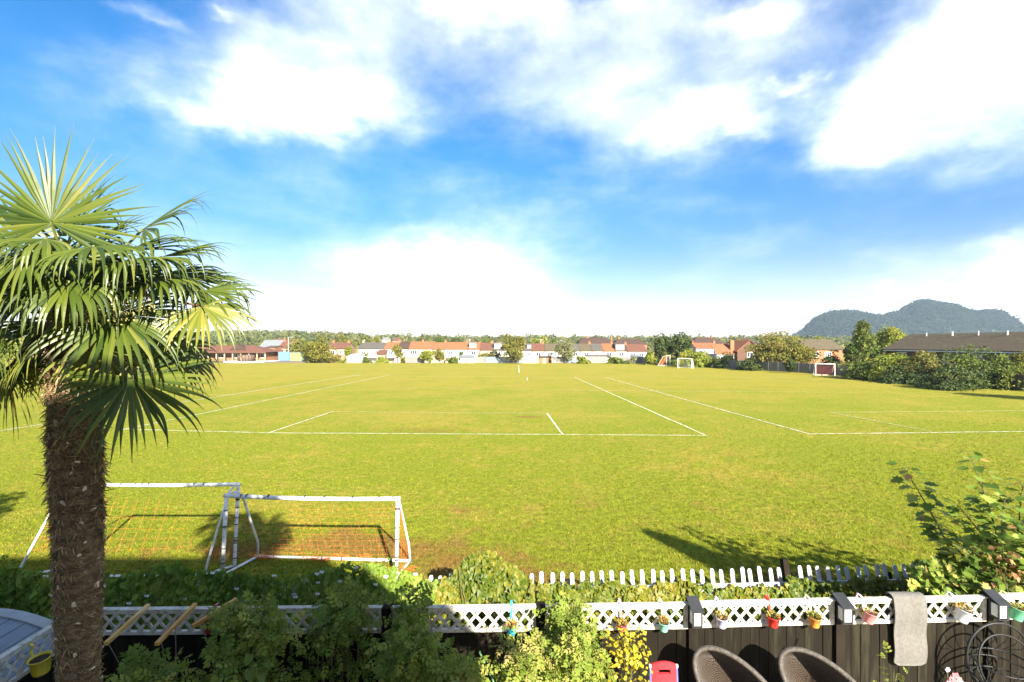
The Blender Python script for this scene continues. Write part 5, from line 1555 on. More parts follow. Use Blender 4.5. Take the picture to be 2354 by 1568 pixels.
def mat_hung():
    X = (2090 - CX) * 6.1 / FD; Y = fy(X)
    m = mk('beige_grey_carpet', (0.185, 0.175, 0.155), (0.15, 0.142, 0.125), 30, .98, .8, 220, spec=.05)
    t = tag(bpy.data.objects.new('floor_mat', None), 'pale beige carpet mat hung over the trellis rail', 'mat'); COL.objects.link(t); t.location = (X, Y, 1.25)
    prof = [(.06, 1.62), (.062, 1.8), (.058, 2.0), (.05, 2.08), (.03, 2.106), (0, 2.112), (-.04, 2.110), (-.078, 2.088), (-.092, 2.045), (-.096, 1.98)] + [(-.098 - .010 * math.sin(k * .5), 1.98 - k * .0355) for k in range(1, 22)]
    nx = 9; W = .205; mb = MB(); V = []
    for side in (0, 1):
        for k, (y, z) in enumerate(prof):
            p0, p1 = prof[max(0, k - 1)], prof[min(len(prof) - 1, k + 1)]
            ny, nz = -(p1[1] - p0[1]), (p1[0] - p0[0]); l = math.hypot(ny, nz); 
            f = k / (len(prof) - 1); s = 1 - max(0, (f - .965) / .035) * .10
            for i in range(nx):
                u = -1 + 2 * i / (nx - 1); e = (1 - s) * 0
                zz = z + (.02 * max(0, abs(u) - .8) / .2 if k == len(prof) - 1 else 0)
                V.append((u * W * (s if abs(u) > .9 else 1) + .02 * (2.0 - z) * .5, y + .006 * math.sin(u * 3 + z * 4) + .003 * math.sin(u * 7 - z * 3) - side * .015 * ny / l * -1, zz - 1.25 - side * .015 * nz / l * -1))
    n = len(prof) * nx; mb.v = V
    for s in (0, 1):
        for k in range(len(prof) - 1):
            for i in range(nx - 1):
                a = s * n + k * nx + i; q = (a, a + 1, a + nx + 1, a + nx); mb.f.append(q if s else q[::-1]); mb.m.append(0)
    for k in range(len(prof) - 1):
        for i in (0, nx - 1):
            a = k * nx + i; mb.f.append((a, a + nx, a + nx + n, a + n)); mb.m.append(0)
    for k in (0, len(prof) - 1):
        for i in range(nx - 1):
            a = k * nx + i; mb.f.append((a, a + 1, a + 1 + n, a + n)); mb.m.append(0)
    mb.build('carpet', m, t, smooth=True)
mat_hung()


def batten(label, far, near, zf, zn, strings):
    a, b = G(*far, zf), G(*near, zn); o = (a + b) / 2
    t = thing('timber_batten', label, 'timber', o, 'timber battens on the left trellis')
    MB().bar(a, b, .042, .036).build('batten', M['timber'], t, off=o)
    for f, e in strings:
        p = a + (b - a) * f - (0, 0, .018)
        MB().tube([p, (p + np.array(e)) / 2 + (0, 0, -.02), e], .004, 4, False).build('string', M['string'], t, off=o)
batten('timber batten nearest the palm trunk laid over the left trellis', (341, 1391), (243, 1480), 2.09, 2.09, [(.95, (-3.55, 5.1, PZ))])
batten('middle timber batten with a string hanging from its end', (449, 1389), (360, 1481), 2.09, 2.09, [(.9, (-3.55, 5.3, PZ)), (.55, (-3.70, 5.35, PZ))])
batten('timber batten tilted across the dark red bucket', (544, 1377), (442, 1440), 2.16, 2.07, [(.8, (-3.1, 5.4, PZ))])


# ------------------------------------------------------------------ furniture
def make_wicker_mat():
    m, nt, p, out = mat_new('dark_wicker')
    uv = nd(nt, 'ShaderNodeAttribute', attribute_name='weave')
    sp = nd(nt, 'ShaderNodeSeparateXYZ'); nt.links.new(uv.outputs['Vector'], sp.inputs[0])
    u, v = E(nt, sp.outputs[0]), E(nt, sp.outputs[1])
    a = (u * PI * 2).f('SINE'); b = (v * PI * 2).f('SINE')
    h = a * b * .5 + .5
    setp(p, nt, 'Base Color', mixc(nt, h.step(.3, .8), (0.016, 0.011, 0.008), (0.085, 0.060, 0.042)))
    setp(p, nt, 'Roughness', 0.30); setp(p, nt, 'Specular IOR Level', .6)
    bm = nd(nt, 'ShaderNodeBump'); bm.inputs['Strength'].default_value = 1.0; bm.inputs['Distance'].default_value = .012
    nt.links.new(h.k, bm.inputs['Height']); nt.links.new(bm.outputs[0], p.inputs['Normal'])
    return m
M['wicker'] = make_wicker_mat()
M['wicker_rim'] = mk('wicker_rim', (0.085, 0.072, 0.055), (0.045, 0.037, 0.029), 30, .5, .6, 90, spec=.5)


def wicker_chair(label, x, y, d):
    dep = .34; n = nrm(np.array((-.42, -.80, .42)))
    ea = np.array((.70, -.70 * .57, -.70 * .82)); ea = nrm(ea - n * np.dot(ea, n)); eb = np.cross(n, ea)
    e1, e2, R = ea * .53, eb * .285, 1.0
    c = D(x, y, d); base = np.array((c[0] - n[0] * .2, c[1] - n[1] * .2, PZ))
    t = thing('wicker_chair', label, 'chair', base, 'wicker tub chairs against the fence')
    for nm, off in (('shell', 0.0),):
        V, F, UV = [], [], []
        nr, na = 22, 56
        for s in (0, .02):
            for i in range(nr + 1):
                ph = PI / 2 * i / nr
                for j in range(na):
                    th = 2 * PI * j / na
                    q = c + (R + s * 2) * math.sin(ph) ** .9 * (math.cos(th) * e1 + math.sin(th) * e2) - n * (dep + s) * math.cos(ph)
                    V.append(q - base); UV.append((i * 1.15, j * .95 * 1.0, 0))
        nn = (nr + 1) * na
        for k in (0, 1):
            for i in range(nr):
                for j in range(na):
                    a = k * nn + i * na + j; b = k * nn + i * na + (j + 1) % na
                    q = (a, b, b + na, a + na); F.append(q if k else q[::-1])
        me = bpy.data.meshes.new('shell'); me.from_pydata([tuple(v) for v in V], [], F); me.materials.append(M['wicker'])
        at = me.attributes.new('weave', 'FLOAT_VECTOR', 'POINT'); at.data.foreach_set('vector', np.array(UV, np.float32).ravel())
        me.polygons.foreach_set('use_smooth', [True] * len(F)); me.update()
        o = bpy.data.objects.new('shell', me); COL.objects.link(o); o.parent = t
    ring = [c - base + (R + .02) * (math.cos(a) * e1 + math.sin(a) * e2) for a in np.linspace(0, 2 * PI, 49)]
    MB().tube(ring, .028, 8, False).build('rim', M['wicker_rim'], t, smooth=True)
    lg = None
    for sx, sy in ((-1, -1), (1, -1), (1, 1), (-1, 1)):
        MB().tube([(sx * .17, sy * .17, .12), (sx * .26, sy * .26, 0)], .018, 8).build('leg', M['wicker_rim'], t)
    MB().lathe([(.10, .0), (.27, .0), (.27, .04), (.20, .13), (.10, .13)], n=20).build('base', M['wicker_rim'], t)
wicker_chair('left one of the two brown wicker tub chairs', 1703, 1602, 5.2)
wicker_chair('right one of the two brown wicker tub chairs', 1910, 1604, 5.25)


def red_chair():
    d = 5.0; xl, xr = D(1501, 1520, d), D(1559, 1520, d)
    c = (xl + xr) / 2; zt = D(1530, 1538, d)[2]; w = (xr[0] - xl[0]) / 2
    t = thing('child_chair', 'small red chair with blue tube frame and a handle slot', 'chair', (c[0], d, PZ))
    red = mk('red_fabric', (0.62, 0.028, 0.035), (0.5, 0.02, 0.028), 40, .75, .4, 200, spec=.2); blue = mk('blue_tube', (0.10, 0.14, 0.45), None, 5, .3, spec=.5)
    H = zt - PZ
    def sh(u, z): return np.array((u * w * (1 + .03 * (1 - z / H)), .10 * (z / H) - .05 + .02 * (u * u), z))
    # backrest with a slot: built of strips round the opening
    mb = MB(); zs = [.30, .40, .5, .6, H - .13, H - .10, H - .07, H - .035, H]
    us = np.linspace(-1, 1, 13)
    for k in range(len(zs) - 1):
        for i in range(12):
            um = (us[i] + us[i + 1]) / 2
            if zs[k] in (H - .10,) and abs(um) < .55: continue
            def pt(u, z):
                lift = .045 * (1 - u * u) * min(1, max(0, (z - H + .17) / .1))
                return sh(u, z) + (0, 0, lift)
            q = [pt(us[i], zs[k]), pt(us[i + 1], zs[k]), pt(us[i + 1], zs[k + 1]), pt(us[i], zs[k + 1])]
            mb.hexa([p + (0, .012, 0) for p in q] + [p - (0, .012, 0) for p in q])
    mb.build('backrest', red, t)
    MB().box(-w, w, -.36, -.04, .26, .30).build('seat', red, t)
    for s in (-1, 1):
        MB().tube([sh(s * 1.06, .02) + (0, .10, 0), sh(s * 1.06, .3), sh(s * 1.06, H - .03)], .012, 8).build('frame_tube', blue, t)
        MB().lathe([(.013, 0), (.016, .01), (.013, .03), (.003, .034)], tuple(sh(s * 1.06, H - .03)), 8).build('frame_cap', M['pvc'], t)
        MB().tube([(s * w, -.34, 0), (s * w, -.34, .28)], .012, 8).build('leg', blue, t)
red_chair()


def reflected_hoops():  # solid hoops standing in for a basket chair's reflection in the window glass
    d = 5.84; c = D(2306, 1520, d); o = (c[0], d, PZ); cz = c[2] - PZ; R = .36
    K = d / 5.0
    blk = mk('black_wire', (0.012, 0.013, 0.012), None, 5, .5)
    t = thing('reflected_hoops', 'black wire hoops built in place of a window glass reflection in the right corner', 'chair', o)
    k = np.linspace(0, 2 * PI, 41)
    def ring(rx, ry, z, tilt, r, nm):
        MB().tube([(rx * math.cos(a), ry * math.sin(a), cz + z + tilt * math.sin(a)) for a in k], r, 6, False).build(nm, blk, t, smooth=True)
    ring(.30, .24, -.02, .03, .010, 'hoop'); ring(.36, .30, -.16, .05, .011, 'hoop'); ring(.31, .26, -.26, .03, .010, 'hoop'); 
    MB().tube([(.39 * math.cos(a), .05 + .02 * math.sin(a), cz + .02 + .40 * math.sin(a)) for a in np.linspace(-.25 * PI, 1.25 * PI, 33)], .014, 6, False).build('back_hoop', blk, t, smooth=True)
    MB().tube([(.34 * math.cos(a), -.06 + .10 * math.sin(a), cz - .03 + .33 * math.sin(a)) for a in np.linspace(-.2 * PI, 1.2 * PI, 33)], .011, 6, False).build('back_hoop', blk, t, smooth=True)
    for i in range(14):
        a = 2 * PI * i / 14; x, y = math.cos(a), math.sin(a)
        MB().tube([(x * .05, y * .05, cz - .42), (x * .22, y * .2, cz - .38), (x * .35, y * .29, cz - .18), (x * .31, y * .25, cz)], .0045, 5, False).build('wire', blk, t)
    for i in range(7):
        a = PI * (.12 + .76 * i / 6); MB().tube([(.30 * math.cos(a), .22, cz), (.36 * math.cos(a), .10, cz + .2 * math.sin(a)), (.39 * math.cos(a), .06, cz + .02 + .40 * math.sin(a))], .004, 5, False).build('wire', blk, t)
    MB().tube([(.3 * math.cos(a), .22 * math.sin(a), .014) for a in k], .014, 6, False).build('base_ring', blk, t, smooth=True)
    for a in (.6, 2.5, 3.8, 5.6): MB().tube([(.3 * math.cos(a), .22 * math.sin(a), .014), (.2 * math.cos(a), .18 * math.sin(a), max(.05, cz - .38))], .011, 6).build('leg', blk, t)
reflected_hoops()


# ------------------------------------------------------------------ garden plants
def leafy_plant(name, label, cat, x0, x1, yt, d, mat, n, size, T, seed, group=None, stems=4, clumps=16, bright=0.0, depth=.35, fruit=0, canes=0, ybot=1640):
    rg = np.random.default_rng(seed)
    c = D((x0 + x1) / 2, yt, d); w = (x1 - x0) * d / FD / 2; H = c[2] - PZ
    t = thing(name, label, cat, (c[0], d, PZ), group)
    zb = max(.05, CAM_Z - (ybot - HY) * d / FD - PZ)
    m = clumps
    cz = zb + (H - zb) * rg.random(m) ** .8; fz = (cz - zb) / (H - zb)
    wx = w * (.9 - .75 * fz ** 2.2)
    cc = np.stack([rg.uniform(-1, 1, m) * wx, rg.uniform(-1, 1, m) * depth * (1 - .5 * fz), cz], 1); cb = rg.random(m)
    # one or two leading shoots reach the top
    for q in range(2): cc[q] = (rg.uniform(-.3, .3) * w, 0, H - .08 - .1 * q)
    k = rg.integers(0, m, n)
    u = nrm(rg.normal(size=(n, 3))); rad = .16 + .10 * rg.random(m)
    P = cc[k] + u * (rad[k] * rg.random(n) ** .4)[:, None]
    P[:, 2] = np.clip(P[:, 2], .03, H)
    ex = u * .9 + rg.normal(0, .4, (n, 3)) - (0, 0, .45); ez = nrm(np.array((0.05, -.35, .8)) + u * .5 + rg.normal(0, .35, (n, 3)))
    rnd = np.clip(.45 * cb[k] + .5 * rg.random(n) + bright, 0, 1)
    f = Leafy().add(T, P, ex, ez, size * (.6 + .7 * rg.random(n)), rnd).build('foliage', M[mat], t)
    if n > 300: f['kind'] = 'stuff'
    for s in range(stems):
        q = cc[s % m]; b = np.array((q[0] * .35, q[1] * .35, 0))
        MB().tube([b, b + (q - b) * .4 + rg.normal(0, .04, 3), b + (q - b) * .75 + rg.normal(0, .04, 3), q], [.011, .009, .007, .003], 6, False).build('stem', M['stem'], t)
    mb = MB()
    for i in range(m):
        q = cc[i]; b = cc[(i * 7) % max(1, min(stems, m))] * np.array((.5, .5, .6)); mb.tube([b, (b + q) / 2 + (0, 0, .05), q], .0045, 4, False)
    mb.build('side_shoot', M['stem'], t)['kind'] = 'stuff'
    if canes:
        for q in range(canes):
            xx = rg.uniform(-.7, .7) * w; MB().tube([(xx, -.05, 0), (xx + rg.normal(0, .05), .05, H * rg.uniform(.75, .98))], .007, 6).build('cane', M['petiole'], t)
    if fruit:
        g = paint('green_tomato_skin', (.16, .20, .04)); f0 = None
        for q in range(fruit):
            i = rg.integers(0, n)
            if f0 is None: f0 = o = MB().lathe([(.002, -.028), (.018, -.022), (.029, 0), (.022, .02), (.003, .026)], n=10).build('fruit', g, t, smooth=True)
            else: o = dup(f0, t)
            o.location = tuple(P[i] + (0, -.03, -.03))
    return t


TG = 'tomato and shrub plants in front of the garden fence'
leafy_plant('tomato_plant', 'tall shaded tomato plant covering the second trellis panel from the left', 'plant', 680, 880, 1376, 5.62, 'tomato', 620, .125, T_TOMATO, 61, TG, 5, 26, -.05, fruit=6, canes=3)
leafy_plant('tomato_plant', 'bushy shaded tomato plant at the bottom right of the battens', 'plant', 450, 690, 1398, 5.25, 'tomato', 850, .13, T_TOMATO, 62, TG, 5, 28, -.05, fruit=5, canes=3)
leafy_plant('tomato_plant', 'tall tomato plant over the dark post in the middle of the trellis', 'plant', 880, 985, 1360, 5.68, 'tomato', 520, .125, T_TOMATO, 63, TG, 4, 22, .0, fruit=5, canes=2)
leafy_plant('tomato_plant', 'low shaded green plant at the bottom edge under the middle tomato plant', 'plant', 840, 1060, 1462, 5.1, 'tomato', 620, .12, T_TOMATO, 64, TG, 4, 18, -.05)
leafy_plant('tomato_plant', 'sunlit tomato plant covering the trellis right of the turquoise bucket', 'plant', 1240, 1385, 1404, 5.62, 'tomato', 800, .115, T_TOMATO, 65, TG, 5, 28, .0, fruit=5, canes=2)
leafy_plant('leafy_plant', 'bright lime plant at the bottom edge below the turquoise bucket', 'plant', 1135, 1270, 1464, 5.05, 'tomato', 480, .105, T_TOMATO, 66, TG, 4, 18, .14)
leafy_plant('leafy_plant', 'low bright green plant at the bottom edge left of the green garden cane', 'plant', 1020, 1110, 1520, 4.95, 'tomato', 260, .13, T_TOMATO, 67, TG, 3, 12, .12)
leafy_plant('leafy_plant', 'dark green plant at the bottom edge between lime and yellow plants', 'plant', 1270, 1405, 1468, 5.0, 'tomato', 460, .11, T_TOMATO, 68, TG, 4, 18, .1)
leafy_plant('yellow_shrub', 'yellow leaved shrub left of the red child chair', 'plant', 1392, 1492, 1458, 5.2, 'yellow_leaf', 400, .046, T_WIDE, 69, TG, 5, 16, .1, .22)
leafy_plant('leafy_plant', 'small pair of bright leaf tips at the bottom edge below the hung mat', 'plant', 2030, 2085, 1530, 4.9, 'tomato', 26, .10, T_TOMATO, 70, TG, 2, 4, .3, .1)
leafy_plant('leafy_plant', 'dark garden plant at the bottom left behind the palm trunk', 'plant', 250, 440, 1530, 5.0, 'tomato', 340, .15, T_TOMATO, 71, TG, 3, 12, -.1)


def squash():
    c = D(560, 1560, 4.95); rg = np.random.default_rng(3)
    t = thing('squash_plant', 'squash plant with large pale heart shaped leaves at the bottom edge', 'plant', (c[0], c[1], PZ), TG)
    first = None
    for x, y, s, a in ((541, 1535, .125, -2.2), (576, 1517, .11, -1.9), (574, 1550, .13, -1.2), (612, 1533, .085, -.6), (520, 1560, .1, -2.5), (600, 1562, .1, -.9)):
        p = D(x, y - 12, 4.95) - np.array((c[0], c[1], PZ))
        L = Leafy().add(T_HEART, p[None], np.array([(math.cos(a) * .6, -.3, math.sin(a) * .6)]), np.array([(rg.normal(0, .2), -.75, .75)]), s, np.array([rg.random()]))
        L.build('leaf', M['squash'], t)
        MB().tube([(0, .1, 0), (p[0] * .6, .08, p[2] * .6), tuple(p)], .006, 5, False).build('leaf_stalk', M['stem'], t)
squash()


def cane(label, top, bot, mat, r=.008):
    a, b = D(*top), D(*bot); b = b.copy(); d = (b - a); k = (PZ - a[2]) / d[2]; b = a + d * k
    t = thing('garden_cane', label, 'cane', b, 'garden canes'); MB().tube([a, b], r, 6).build('shaft', M[mat], t, off=b); MB().lathe([(r * 1.3, -.01), (r * 1.3, .012), (.001, .018)], tuple(a - b), 8).build('tip', M[mat], t)
M['cane_green'] = mk('green_cane', (0.10, 0.22, 0.10), None, 6, .4)
cane('thin green garden cane leaning at the bottom edge before the sunlit fence', (1103, 1500, 5.2), (1150, 1600, 5.2), 'cane_green')
cane('thin dark garden cane left of the green one', (1074, 1492, 5.4), (1100, 1550, 5.4), 'dark_post')


def pink_flower():
    c = D(2190, 1556, 4.85); rg = np.random.default_rng(5)
    t = thing('pink_flower', 'pink flower with a small pale bloom at the bottom edge left of the black hoops', 'flower', (c[0], c[1], PZ), None)
    o = np.array((c[0], c[1], PZ))
    for x, y, s, r0 in ((2194, 1556, .055, .1), (2203, 1566, .05, .4), (2186, 1566, .05, .2), (2178, 1539, .028, 1.0)):
        p = D(x, y, 4.85) - o; n = 6
        a = np.arange(n) * 2 * PI / n
        Leafy().add(T_WIDE, np.repeat(p[None], n, 0), np.stack([np.cos(a), np.full(n, -.2), np.sin(a)], 1), np.tile(np.array([(0, -1., .6)]), (n, 1)), s, np.full(n, r0)).build('bloom', M['flower_pink'], t)
        MB().tube([(0, 0, 0), (p[0] * .5, .02, p[2] * .6), tuple(p)], .004, 5, False).build('stem', M['stem'], t)
pink_flower()


# ------------------------------------------------------------------ sapling on the right
def sapling():
    rg = np.random.default_rng(21); o = np.array((7.9, 7.75, 0))
    t = thing('sapling', 'young tree with lobed dark leaves rising on several stems at the right edge', 'tree', o)
    stems = [([(2216, 1350), (2196, 1285), (2140, 1178), (2112, 1130), (2080, 1078)], 7.8, 66), ([(2296, 1350), (2292, 1230), (2266, 1140), (2246, 1090), (2232, 1046)], 7.75, 62),
             ([(2332, 1350), (2340, 1240), (2346, 1160), (2352, 1112)], 7.6, 48), ([(2250, 1350), (2225, 1290), (2180, 1240), (2130, 1205)], 7.6, 48), ([(2300, 1350), (2275, 1250), (2230, 1195), (2200, 1160)], 7.9, 48),
             ([(2310, 1350), (2318, 1280), (2302, 1210), (2310, 1150)], 7.5, 44), ([(2420, 1350), (2412, 1230), (2420, 1120)], 7.7, 34), ([(2460, 1350), (2500, 1230), (2530, 1110)], 7.9, 36), ([(2360, 1350), (2372, 1290), (2366, 1210)], 7.3, 26), ([(2540, 1350), (2580, 1250), (2610, 1150)], 7.9, 36)]
    var = []
    for q in range(5):
        lf = Leafy().add(T_MAPLE, np.zeros((1, 3)), np.array([(1., 0, 0)]), np.array([(0, 0, 1.)]), 1.0, np.array([(.05, .22, .42, .66, 1.0)[q]])).build('leaf', M['sapling'], t); lf['used'] = 0; var.append(lf)
    pet = MB(); cnt = 0
    for pts, d, nl in stems:
        P = [D(x, y, d + .12 * math.sin(i * 2.1)) for i, (x, y) in enumerate(pts)]; P[0] = np.array((P[0][0], P[0][1], 0))
        P = np.array(P)
        MB().tube([p - o for p in P], list(np.linspace(.017, .005, len(P))), 6).build('stem', M['stem'], t)
        seg = np.linalg.norm(np.diff(P, axis=0), axis=1); cum = np.concatenate([[0], np.cumsum(seg)])
        for i in range(nl):
            f = 1 - (i / nl) ** 1.15 * .66
            s = f * cum[-1]; j = min(len(P) - 2, int(np.searchsorted(cum, s) - 1)); j = max(j, 0)
            b = P[j] + (P[j + 1] - P[j]) * (s - cum[j]) / seg[j]
            a = i * 2.4 + rg.normal(0, .3); l = (.06 + .20 * (1 - f) + .10 * rg.random())
            dr = np.array((math.cos(a), math.sin(a) * .8, .35 + .4 * (f > .95)))
            e = b + dr * l
            pet.tube([b - o, (b + e) / 2 - o + (0, 0, .02), e - o], .0028, 4, False)
            ex = nrm(np.array((dr[0], dr[1], -.30 + rg.normal(0, .2)))); zz = nrm(np.array((rg.normal(0, .25), -.15 + rg.normal(0, .25), 1.0))); zz = nrm(zz - ex * np.dot(zz, ex)); yy = np.cross(zz, ex)
            r = rg.random(); k = 4 if r < .05 else int(rg.integers(0, 4))
            if var[k]['used']: lf = dup(var[k], t)
            else: lf = var[k]; lf['used'] = 1
            sz = (.125 + .08 * rg.random()) * (.75 if f > .96 else 1)
            lf.matrix_local = Matrix.Translation(Vector(e - o)) @ Matrix(np.array([ex, yy, zz]).T.tolist()).to_4x4() @ Matrix.Scale(sz, 4)
            cnt += 1
    pet.build('leaf_stalk', M['stem'], t)['kind'] = 'stuff'
    for q in var:
        if not q['used']: bpy.data.objects.remove(q)
    # thinner growth low down between the stems
    n = 1900; xp = rg.uniform(2095, 2620, n); prof = np.interp(xp, [2095, 2130, 2180, 2230, 2354, 2620], [1300, 1275, 1285, 1245, 1195, 1175])
    yy = prof + (1362 - prof) * rg.random(n) ** .8; dd = 7.3 + .9 * rg.random(n)
    P = np.stack([(xp - CX) * dd / FD, dd, CAM_Z - (yy - HY) * dd / FD], 1)
    lump = np.sin(P[:, 0] * 7) + np.sin(P[:, 2] * 8 + P[:, 0] * 3) + rg.normal(0, .7, n); P = P[lump > -.45]; n = len(P)
    f = Leafy().add(T_MAPLE, P - o, rg.normal(size=(n, 3)) - (0, .2, .3), np.array((0.1, -.4, .9)) + rg.normal(0, .4, (n, 3)),   .125 * (.6 + .6 * rg.random(n)), np.clip(rg.random(n) ** 1.0 * .93, 0, 1)).build('undergrowth_leaves', M['sapling'], t)
    f['kind'] = 'stuff'
sapling()


def rusty_shrub():
    rg = np.random.default_rng(22); c = D(2345, 1290, 7.2); o = np.array((c[0], c[1], 0))
    t = thing('rusty_shrub', 'thin shrub with rusty orange leaves low at the right edge', 'plant', o)
    M['rusty'] = leafmat('rusty_leaf', [(0.16, 0.085, 0.03), (0.28, 0.12, 0.04), (0.36, 0.17, 0.07), (0.12, 0.12, 0.03)], .3)
    n = 70; P = np.stack([rg.normal(0, .22, n), rg.normal(0, .15, n), c[2] - .3 + .5 * rg.random(n)], 1)
    Leafy().add(T_RHOMB, P, rg.normal(size=(n, 3)) - (0, 0, .8), np.array((0, -.6, .6)) + rg.normal(0, .4, (n, 3)), .11, rg.random(n)).build('foliage', M['rusty'], t)
    for k in range(4): MB().tube([(rg.normal(0, .05), 0, 0), (rg.normal(0, .1), 0, c[2] * .5), tuple(P[k])], [.01, .008, .004], 5).build('stem', M['stem'], t)
rusty_shrub()


# ------------------------------------------------------------------ the palm
PALM_D = 3.5
PS = PALM_D / 2.8
def palm():
    rg = np.random.default_rng(6); rng = random.Random(6)
    base = D(180, 1568, PALM_D); o = np.array((base[0], PALM_D, PZ))
    t = thing('fan_palm', 'tall fan palm with shaggy brown trunk filling the left of the view', 'palm tree', o)
    axis_px = [(181, 1700, 104), (182, 1568, 108), (181, 1480, 116), (180, 1400, 122), (180, 1300, 128), (179, 1200, 132), (176, 1100, 134), (173, 1000, 134), (171, 900, 126), (167, 820, 112), (160, 750, 96), (156, 690, 66), (152, 640, 34)]
    C = np.array([D(x, y, PALM_D) for x, y, w in axis_px]); Rr = np.array([w * PALM_D / FD / 2 * .64 for *_, w in axis_px]); C[0][2] = PZ
    def at(z):
        zz = C[:, 2]; i = np.argsort(zz)
        return np.array([np.interp(z, zz[i], C[i, 0]), np.interp(z, zz[i], C[i, 1]), z]), float(np.interp(z, zz[i], Rr[i]))
    # trunk with the uneven rings of old leaf bases
    V, F = [], []; na, nz = 40, 230; z0, z1 = PZ, C[:, 2].max()
    ph = rg.random(8) * 6.28
    for j in range(nz + 1):
        z = z0 + (z1 - z0) * j / nz; c, r = at(z)
        for i in range(na):
            a = 2 * PI * i / na
            ring = .5 + .5 * math.sin(z * 62 + 1.2 * math.sin(a * 2 + ph[0]) + .9 * math.sin(a * 3 + z * 5))
            rr = r * (1 + .05 * ring + .045 * math.sin(z * 9 + a + ph[3]) * math.sin(z * 3.1) + .03 * math.sin(a * 5 + z * 23 + ph[1]) + .025 * math.sin(a * 9 - z * 41 + ph[2]) + rg.normal(0, .012))
            V.append((c[0] + rr * math.cos(a) - o[0], c[1] + rr * math.sin(a) - o[1], z - o[2]))
    for j in range(nz):
        for i in range(na): a, b = j * na + i, j * na + (i + 1) % na; F.append((a, b, b + na, a + na))
    me = bpy.data.meshes.new('trunk'); me.from_pydata(V, [], F); me.materials.append(M['palm_trunk']); me.polygons.foreach_set('use_smooth', [True] * len(F)); me.update()
    to = bpy.data.objects.new('trunk', me); COL.objects.link(to); to.parent = t
    # loose fibre all over the trunk
    n = 26000; z = z0 + (z1 - .25 - z0) * rg.random(n); a = rg.random(n) * 6.28
    cc = np.array([at(q)[0] for q in z]); rr = np.array([at(q)[1] for q in z])
    dirs = np.stack([np.cos(a), np.sin(a), np.zeros(n)], 1)
    P = cc + dirs * (rr * rg.uniform(.97, 1.04, n))[:, None] - o
    tang = np.stack([-np.sin(a), np.cos(a), np.zeros(n)], 1)
    ex = tang * rg.normal(0, 1.0, n)[:, None] + dirs * rg.uniform(.0, .35, n)[:, None] + np.stack([np.zeros(n), np.zeros(n), rg.normal(-.35, .35, n)], 1)
    T_F = (np.array([(0, .035, 0), (0, -.035, 0), (.5, 0, .05), (1, 0, -.08)]), [(0, 1, 2), (0, 2, 3)])
    tuft = np.clip(rg.normal(.45, .25, n) + .18 * np.sin(z * 62), 0, 1)
    hi = np.interp(z, [3.6, 4.4, 5.2], [1, 1.7, 1.9])
    fo = Leafy().add(T_F, P, ex, dirs + rg.normal(0, .3, (n, 3)), (.030 + .035 * rg.random(n)) * hi, tuft).build('trunk_fibre', M['palm_fibre'], t); fo['kind'] = 'stuff'
    # cut leaf bases
    sb = None
    for k in range(120):
        zz = PZ + .75 + (C[8][2] - PZ - .75) * ((k + rg.random() * .6) / 120); a = k * 2.399 + rg.normal(0, .2)
        c, r = at(zz); d = np.array((math.cos(a), math.sin(a), 0))
        if sb is None:
            mb = MB(); mb.hexa([(-.0, -.014, -.006), (.03, -.011, .004), (.03, .011, .004), (0, .014, -.006), (0, -.013, .008), (.032, -.009, .012), (.032, .009, .012), (0, .013, .008)]); sb = q = mb.build('leaf_stub', M['palm_stub'], t)
        else: q = dup(sb, t)
        s = rg.uniform(.7, 1.35)
        q.location = tuple(c + d * r * .99 - o); q.rotation_euler = (rg.normal(0, .2), rg.normal(-.5, .3), a + rg.normal(0, .3)); q.scale = (s, s * rg.uniform(.5, 1), s)
    # orange brown sheaths under the crown
    for k in range(16):
        a = k * 2.399; c, r = at(C[10][2] - .2 + .36 * (k / 16)); d = np.array((math.cos(a), math.sin(a), 0))
        mb = MB(); mb.hexa([tuple(c - o + d * r * .7 + np.cross(d, (0, 0, 1)) * s * .045 + (0, 0, h)) for s, h in ((-1, -.08), (1, -.08))] + [tuple(c - o + d * r * 1.05 + np.cross(d, (0, 0, 1)) * s * .05 + (0, 0, h)) for s, h in ((1, -.06), (-1, -.06))] + [tuple(c - o + d * (r * .9) + np.cross(d, (0, 0, 1)) * s * .02 + (0, 0, h)) for s, h in ((-1, .17), (1, .17))] + [tuple(c - o + d * (r * 1.3) + np.cross(d, (0, 0, 1)) * s * .02 + (0, 0, h)) for s, h in ((1, .19), (-1, .19))])
        mb.build('leaf_sheath', M['palm_hair'], t)
    heart = D(156, 700, PALM_D)

